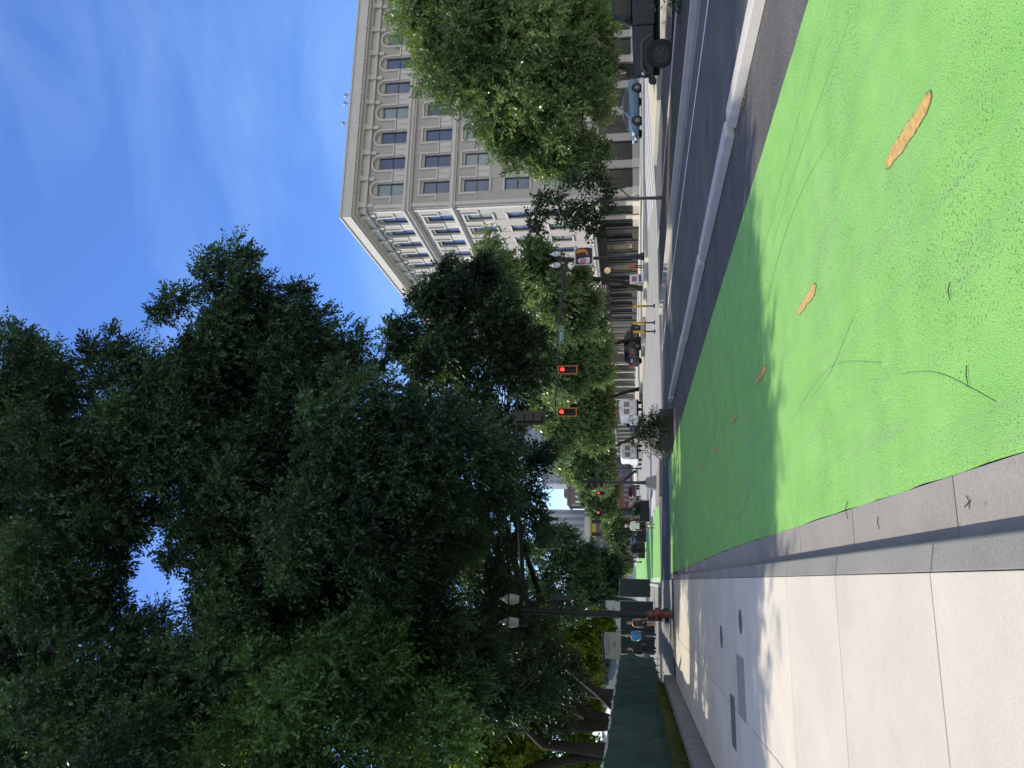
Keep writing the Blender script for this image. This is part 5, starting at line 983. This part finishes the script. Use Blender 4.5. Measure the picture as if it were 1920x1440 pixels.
def person(label, loc, rz, H=1.75, sk=m_skin, top=((.5,.5,.5),'tee'), bottom=((.03,.03,.04),'trousers'), shoes=(.03,.03,.03), hair=((.04,.025,.015),'short'), stride=.3, armr=(.05,.0), arml=(-.05,.0), fem=False, group='people walking in the street', hat=None):
    t = thing('person', label, 'person', loc, rz, group); s = H/1.75; V3 = lambda x, y, z: Vector((x*s, y*s, z*s))
    sw = .19 if not fem else .165; hw = .095
    pel = V3(0,0,.93); b = MB()
    def ell(z, rx, ry, y=0, n=12): return [V3(rx*cos(2*pi*i/n), y+ry*sin(2*pi*i/n), z) for i in range(n)]
    tor = [(.84,.13,.095,0),(.92,.165,.11,.005),(1.02,.145 if fem else .155,.10,0),(1.12,.135 if fem else .155,.10,-.005),(1.25,.165,.115,-.01),(1.36,.18 if not fem else .16,.105,.0),(1.43,.14,.085,.008),(1.475,.06,.06,.012)]
    b.loft([ell(z,rx,ry,y) for z,rx,ry,y in tor])
    b.tube([V3(0,.012,1.44), V3(0,.0,1.50), V3(0,-.012,1.56)], [.058*s,.052*s,.052*s], 12)
    # head with brow, nose, mouth, chin and ears
    hc = V3(0,-.015,1.645)
    b.loft([[hc+V3(rx*cos(2*pi*i/14), y+ry*sin(2*pi*i/14), z) for i in range(14)] for z, rx, ry, y in ((-.115,.03,.035,-.035),(-.10,.045,.06,-.025),(-.06,.062,.083,-.008),(-.01,.072,.094,.0),(.04,.076,.097,.006),(.075,.068,.085,.01),(.10,.04,.05,.012),(.108,.01,.012,.012))])
    b.tube([hc+V3(0,-.088,.025), hc+V3(0,-.106,-.012), hc+V3(0,-.112,-.025), hc+V3(0,-.09,-.032)], [.008*s,.012*s,.014*s,.008*s], 8)
    b.tube([hc+V3(-.022,-.082,-.058), hc+V3(0,-.09,-.057), hc+V3(.022,-.082,-.058)], [.006*s,.009*s,.006*s], 6)
    for q in (-1,1):
        b.ball(hc+V3(q*.075,.01,-.005), (.012*s,.022*s,.032*s), 8, 6)
    def legs(rs, q, zt=None):
        f = stride*q; hip = V3(q*hw,0,.90); knee = V3(q*(hw-.005), -f*.55-.03, .49); ank = V3(q*(hw-.015), -f*1.0+.02+(.04 if f < 0 else 0), .085+(.05 if f < -.1 else 0))
        return hip, knee, ank
    for q in (-1,1):
        hip, knee, ank = legs(None, q)
        b.tube([hip, hip*.55+knee*.45, knee, knee*.62+ank*.38+V3(0,.015,0), ank], [.088*s,.075*s,.055*s,.054*s,.036*s], 12)
        pitch_ = -.35 if stride*q < -.1 else 0
        b.tube([ank+V3(0,.045,-.045), ank+V3(0,0,-.04), ank+V3(0,-.09,-.055+pitch_*.1), ank+V3(0,-.16,-.065+pitch_*.2)], [.03*s,.036*s,.034*s,.022*s], 10)
    arms = []
    for q, (sw_, bend) in ((-1, arml), (1, armr)):
        sh = V3(q*sw,.005,1.385); el = V3(q*(sw+.055), -sw_*.55+.02, 1.11); wr = V3(q*(sw+.05-.03*bend), -sw_-.08-bend*.16, .875+bend*.22); arms.append((q, sh, el, wr))
        b.tube([V3(q*sw*.55,.005,1.40), sh, sh*.5+el*.5, el, el*.6+wr*.4, wr], [.05*s,.052*s,.044*s,.036*s,.036*s,.024*s], 10)
        hand(b, wr, wr-el, q)
    b.build('body', sk, t, remesh=.0085)
    e = MB()
    for q in (-1,1): e.ball(hc+V3(q*.032,-.083,.012), (.012*s,.009*s,.008*s), 8, 6)
    e.build('eyes', mat('eye_dark', (.02,.015,.012), .3), t)
    # clothing
    mt = mat('shirt_cloth', top[0], .85, .12, 7, .4, 60); c = MB(); k = 1.12; z0 = .90
    if top[1] == 'dress':
        c.loft([ell(z,rx,ry,y) for z,rx,ry,y in ((.62,.25,.19,0),(.80,.215,.16,0),(.94,.19,.135,0),(1.05,.158,.115,0),(1.13,.15,.112,-.005),(1.26,.178,.13,-.012),(1.36,.165,.115,0),(1.40,.13,.095,.004))])
    else:
        c.loft([ell(z,rx*k,ry*1.17,y) for z,rx,ry,y in ((z0,.168,.118,.004),(1.0,.162,.112,0),(1.12,.160,.112,-.005),(1.25,.170,.12,-.01),(1.36,.182,.11,0),(1.435,.13,.085,.008),(1.462,.075,.068,.012))])
    if top[1] in ('tee','long'):
        for q, sh, el, wr in arms:
            en = el*.9+sh*.1 if top[1] == 'tee' else wr
            pts = [V3(q*sw*.55,.005,1.40), sh, sh*.45+el*.55, en] if top[1] == 'tee' else [V3(q*sw*.55,.005,1.40), sh, sh*.4+el*.6, el, wr]
            c.tube(pts, [.062*s,.066*s,.060*s,.060*s] if top[1] == 'tee' else [.062*s,.066*s,.056*s,.050*s,.038*s], 12)
    c.build('dress' if top[1] == 'dress' else 'shirt', mt, t, remesh=.0095)
    if bottom:
        mb_ = mat('trouser_cloth', bottom[0], .85, .12, 7, .4, 60); c = MB()
        c.loft([ell(z,rx,ry,y) for z,rx,ry,y in ((.82,.155,.115,0),(.90,.178,.125,.004),(.98,.168,.118,.002),(1.0,.16,.11,0))])
        for q in (-1,1):
            hip, knee, ank = legs(None, q)
            pts = [hip+V3(0,0,.0), hip*.5+knee*.5, knee, knee*.55+ank*.45, ank+V3(0,0,.0)] if bottom[1] == 'trousers' else [hip, hip*.5+knee*.5, hip*.12+knee*.88]
            c.tube(pts, ([.102,.09,.072,.068,.058] if bottom[1] == 'trousers' else [.104,.097,.092])[:len(pts)] if s == 1 else [r*s for r in ([.102,.09,.072,.068,.058] if bottom[1] == 'trousers' else [.104,.097,.092])[:len(pts)]], 12)
        c.build('trousers' if bottom[1] == 'trousers' else 'shorts', mb_, t, remesh=.0095)
    ms = mat('shoe', shoes, .6)
    for q in (-1,1):
        hip, knee, ank = legs(None, q); pit = -.35 if stride*q < -.1 else 0; c = MB()
        c.tube([ank+V3(0,.06,-.045), ank+V3(0,.0,-.038), ank+V3(0,-.10,-.055+pit*.1), ank+V3(0,-.18,-.062+pit*.2)], [.036*s,.044*s,.041*s,.026*s], 10); c.build('shoe', ms, t, smooth=True)
    c = MB(); 
    c.loft([[hc+V3(rx*cos(2*pi*i/14), y+ry*sin(2*pi*i/14), z) for i in range(14)] for z, rx, ry, y in ((-.07,.066,.05,.05),(-.02,.083,.075,.03),(.03,.086,.098,.012),(.07,.080,.098,.01),(.105,.055,.07,.012),(.124,.012,.015,.012))])
    if hair[1] == 'long': c.tube([hc+V3(0,.06,.05), hc+V3(0,.09,-.05), hc+V3(0,.10,-.18), hc+V3(0,.09,-.30)], [.07*s,.085*s,.085*s,.05*s], 12)
    c.build('hair', mat('hair', hair[0], .7, .2, 30), t, smooth=True)
    if hat:
        c = MB(); c.lathe([(.01,.13),(.085,.12),(.10,.06),(.10,.03),(.01,.03)], 18, 'z', (hc.x,hc.y+.012,hc.z)); c.add([hc+V3(.08*cos(a),-.07-.10*sin(a),.04+dz) for dz in (0,.012) for a in [pi*i/8 for i in range(9)]], [tuple(range(9)), tuple(range(17,8,-1))]+[(i,i+1,i+10,i+9) for i in range(8)]); c.build('cap', mat('cap_cloth', hat, .85), t, smooth=False)
    return t
person('person in a bright blue tee and dark trousers walking on the left pavement', (-3.0,46.2,.05), R(8), 1.8, top=((.06,.24,.50),'tee'), bottom=((.025,.03,.045),'trousers'), shoes=(.55,.55,.55), hair=((.28,.20,.13),'short'), stride=.20, arml=(.12,.6), armr=(-.1,.3))
w = person('person in a black and white patterned dress walking beside the blue tee', (-2.3,46.0,.05), R(-4), 1.72, top=((.02,.02,.022),'dress'), bottom=None, shoes=(.25,.15,.09), hair=((.10,.055,.03),'long'), stride=.22, fem=True, arml=(.1,.5), armr=(-.05,.1))
b = MB(); rnd = random.Random(4)
for k in range(26):
    a = rnd.uniform(0,6.28); z = rnd.uniform(.72,1.25); rx = .215-.06*(z-.72)/.5; q = (rx*cos(a)*1.02, rx*.74*sin(a)*1.02, z); b.ball(q, (.022,.022,.02), 6, 4)
b.build('flower_pattern', mat('pattern_white', (.6,.55,.5), .9), w)
person('person in a white shirt, dark shorts and sandals stepping along the lane edge', (3.35,49.6,.01), R(185), 1.83, top=((.75,.74,.72),'tee'), bottom=((.02,.02,.025),'shorts'), shoes=(.45,.33,.15), hair=((.55,.48,.38),'short'), stride=.16, sk=m_skin2, hat=(.75,.72,.66))
person('person in black with a backpack walking far down the green lane', (2.9,76,.01), R(180), 1.78, top=((.012,.012,.014),'long'), bottom=((.015,.015,.018),'trousers'), stride=.2)
person('person in dark clothes standing in the shade at the end of the green fence', (-3.75,46.6,.05), R(20), 1.72, top=((.02,.02,.025),'long'), bottom=((.012,.014,.02),'trousers'), stride=.05)
person('person in a pink shirt and white cap standing between the tree and the off-road car', (25.9,35.2,.45), R(-30), 1.8, top=((.55,.22,.20),'tee'), bottom=((.20,.27,.33),'trousers'), stride=.08, hat=(.8,.8,.78))
person('person in an orange top standing at the foot of the far lamp pole', (22.3,53.2,.34), R(10), 1.25, top=((.50,.14,.06),'tee'), bottom=((.25,.12,.07),'trousers'), stride=.06)
person('person in a pale pink top half hidden behind the planter', (5.6,59.6,.12), R(180), 1.75, top=((.55,.38,.36),'tee'), bottom=((.2,.2,.22),'trousers'), stride=.12)

# utility cabinet in front of the big tree
b = MB(); b.box(-.22,.22,-.2,.2,0,1.15); b.box(-.25,.25,-.23,.23,1.15,1.2); o = b.build('utility_cabinet', m_dgreen, bevel=.015); o.location = (20.7,28.5,hgt(20.7)+.15); o.rotation_euler = (0,0,R(-20)); tag(o, 'dark utility cabinet beside the trunk of the big street tree', 'cabinet')

# ------------------------------------------------------------------ far end of the avenue
def tower(name, label, cat, x0, x1, y0, depth, z1, m, strips=0, bands=0, mw=None, sw=.5, side=True):
    t = thing(name, label, cat, ((x0+x1)/2, y0, 0)); hw = (x1-x0)/2; b = MB(); b.box(-hw,hw,0,depth,-1,z1); b.box(-hw-.6,hw+.6,-.6,depth,z1,z1+1.2); b.build('wall', m, t)
    cells = []
    for k in range(strips):
        c = -hw+(k+.5)*2*hw/strips; q = 2*hw/strips*sw/2
        if bands: cells += [(c-q, c+q, z1*(j+.5)/bands-z1/bands*.30, z1*(j+.5)/bands+z1/bands*.30) for j in range(bands)]
        else: cells.append((c-q, c+q, 2, z1-4))
    if not strips and bands: cells = [(-hw+.5, hw-.5, z1*(j+.5)/bands-z1/bands*.28, z1*(j+.5)/bands+z1/bands*.28) for j in range(bands)]
    rest = MB()
    for i, (xa, xb, za, zb) in enumerate(sorted(cells, key=lambda q: -q[3])):
        w = MB() if i < 60 else rest
        w.box(xa, xb, -.25, -.02, za, zb)
        if i < 60: w.build('window_band', mw or m_farw, t)
    if len(cells) > 60: o = rest.build('lower_windows', mw or m_farw, t); o['kind'] = 'stuff'
    if side:
        b = MB(); b.box(-hw*.3,hw*.3,depth*.3,depth*.7,z1+1.2,z1+4); b.build('roof_housing', m, t)
    return t
m_farw = mat('far_windows', (.16,.19,.24), .3, .2, .4); m_farc = mat('hazed_concrete', (.36,.38,.42), .8, .08, .05); m_fard = mat('far_dark', (.13,.11,.11), .8, .1, .1)  # distance haze put into the pale bluish tower concrete
tower('office_tower', 'pale grey office slab with dark vertical window strips far down the avenue', 'building', 19.5,44,505,30,57, m_farc, 6, 0, None, .45)
tower('office_tower', 'blue grey tower with small square windows beside the street trees', 'building', 60,76,500,30,57, mat('far_bluegrey', (.30,.34,.40), .7, .1, .05), 5, 16, None, .55)
tower('apartment_block', 'brown block with tall pale columns below the wooded ridge', 'building', 45,61,480,30,39, m_fard, 5, 0, m_signw, .35)
tower('glass_tower', 'tall blue glass tower half hidden behind the trees', 'building', 76,108,490,30,72, mat('far_glass', (.20,.28,.40), .2, .1, .05), 8, 18, m_farw, .8)
tower('brick_building', 'low red brown building under the grey ramp', 'building', 38,54,420,20,24, mat('far_brick', (.17,.08,.06), .85, .1, .2), 6, 4, None, .5, False)
tower('yellow_building', 'low yellow fronted building behind the street signals', 'building', 22,34,430,20,22, mat('far_yellow', (.50,.44,.06), .8, .08, .2), 0, 3, m_fard, .5, False)
tower('brown_building', 'low brown roofed building left of the yellow one', 'building', 10,21,400,20,21, m_fard, 4, 3, None, .5, False)
t = thing('row_building', 'low dark shopfront building with pale pillars beyond the cream office building', 'building', (33.5,118,.3)); b = MB(); b.box(0,16,0,90,0,10.5); b.build('wall', mat('row_wall', (.12,.115,.11), .8, .15, .5), t); b = MB()
for k in range(19): b.box(-.35,-.003,k*4.9,k*4.9+.7,0,9.8)
b.box(-.5,-.36,0,90,9.8,10.6); b.box(-.6,-.36,0,90,4.2,4.6); o = b.build('pillars', m_gut, t); o['kind'] = 'stuff'
for k in range(18): b = MB(); b.box(-.12,-.01,k*4.9+.9,k*4.9+4.7,.5,4.0); b.build('shop_window', m_store, t)
t = thing('elevated_ramp', 'grey elevated road ramp crossing the far end of the avenue', 'bridge', (40,455,0)); b = MB(); b.box(-40,90,-6,6,24.5,26.5); b.box(-40,90,-6,-5.6,26.5,27.6); b.build('deck', m_farc, t); b = MB()
for k in range(6): b.box(-33+k*22,-31+k*22,-2,2,-1,24.5)
b.build('piers', m_farc, t)
# wooded ridge behind everything
rng = np.random.default_rng(9); n = 900; V = []; F = []; bb = MB()
for k in range(70):
    for j in range(1): pass
xs = np.linspace(-700, 1500, 90); ridge = 48+14*np.sin(xs*.006+1)+5*np.sin(xs*.021)
b = MB(); vs = []
for i, x in enumerate(xs): vs += [(x, 1150, -3), (x, 1260, float(ridge[i]*1.0)), (x, 1500, float(ridge[i]*.9))]
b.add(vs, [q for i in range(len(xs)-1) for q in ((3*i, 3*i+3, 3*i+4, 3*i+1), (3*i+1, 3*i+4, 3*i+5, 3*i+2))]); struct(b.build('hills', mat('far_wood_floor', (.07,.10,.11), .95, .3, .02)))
bl = [(float(x), 1255+float(rng.uniform(-25,25)), float(np.interp(x, xs, ridge))+float(rng.uniform(-4,5)), float(rng.uniform(5,10))) for x in rng.uniform(-150, 420, 160)]
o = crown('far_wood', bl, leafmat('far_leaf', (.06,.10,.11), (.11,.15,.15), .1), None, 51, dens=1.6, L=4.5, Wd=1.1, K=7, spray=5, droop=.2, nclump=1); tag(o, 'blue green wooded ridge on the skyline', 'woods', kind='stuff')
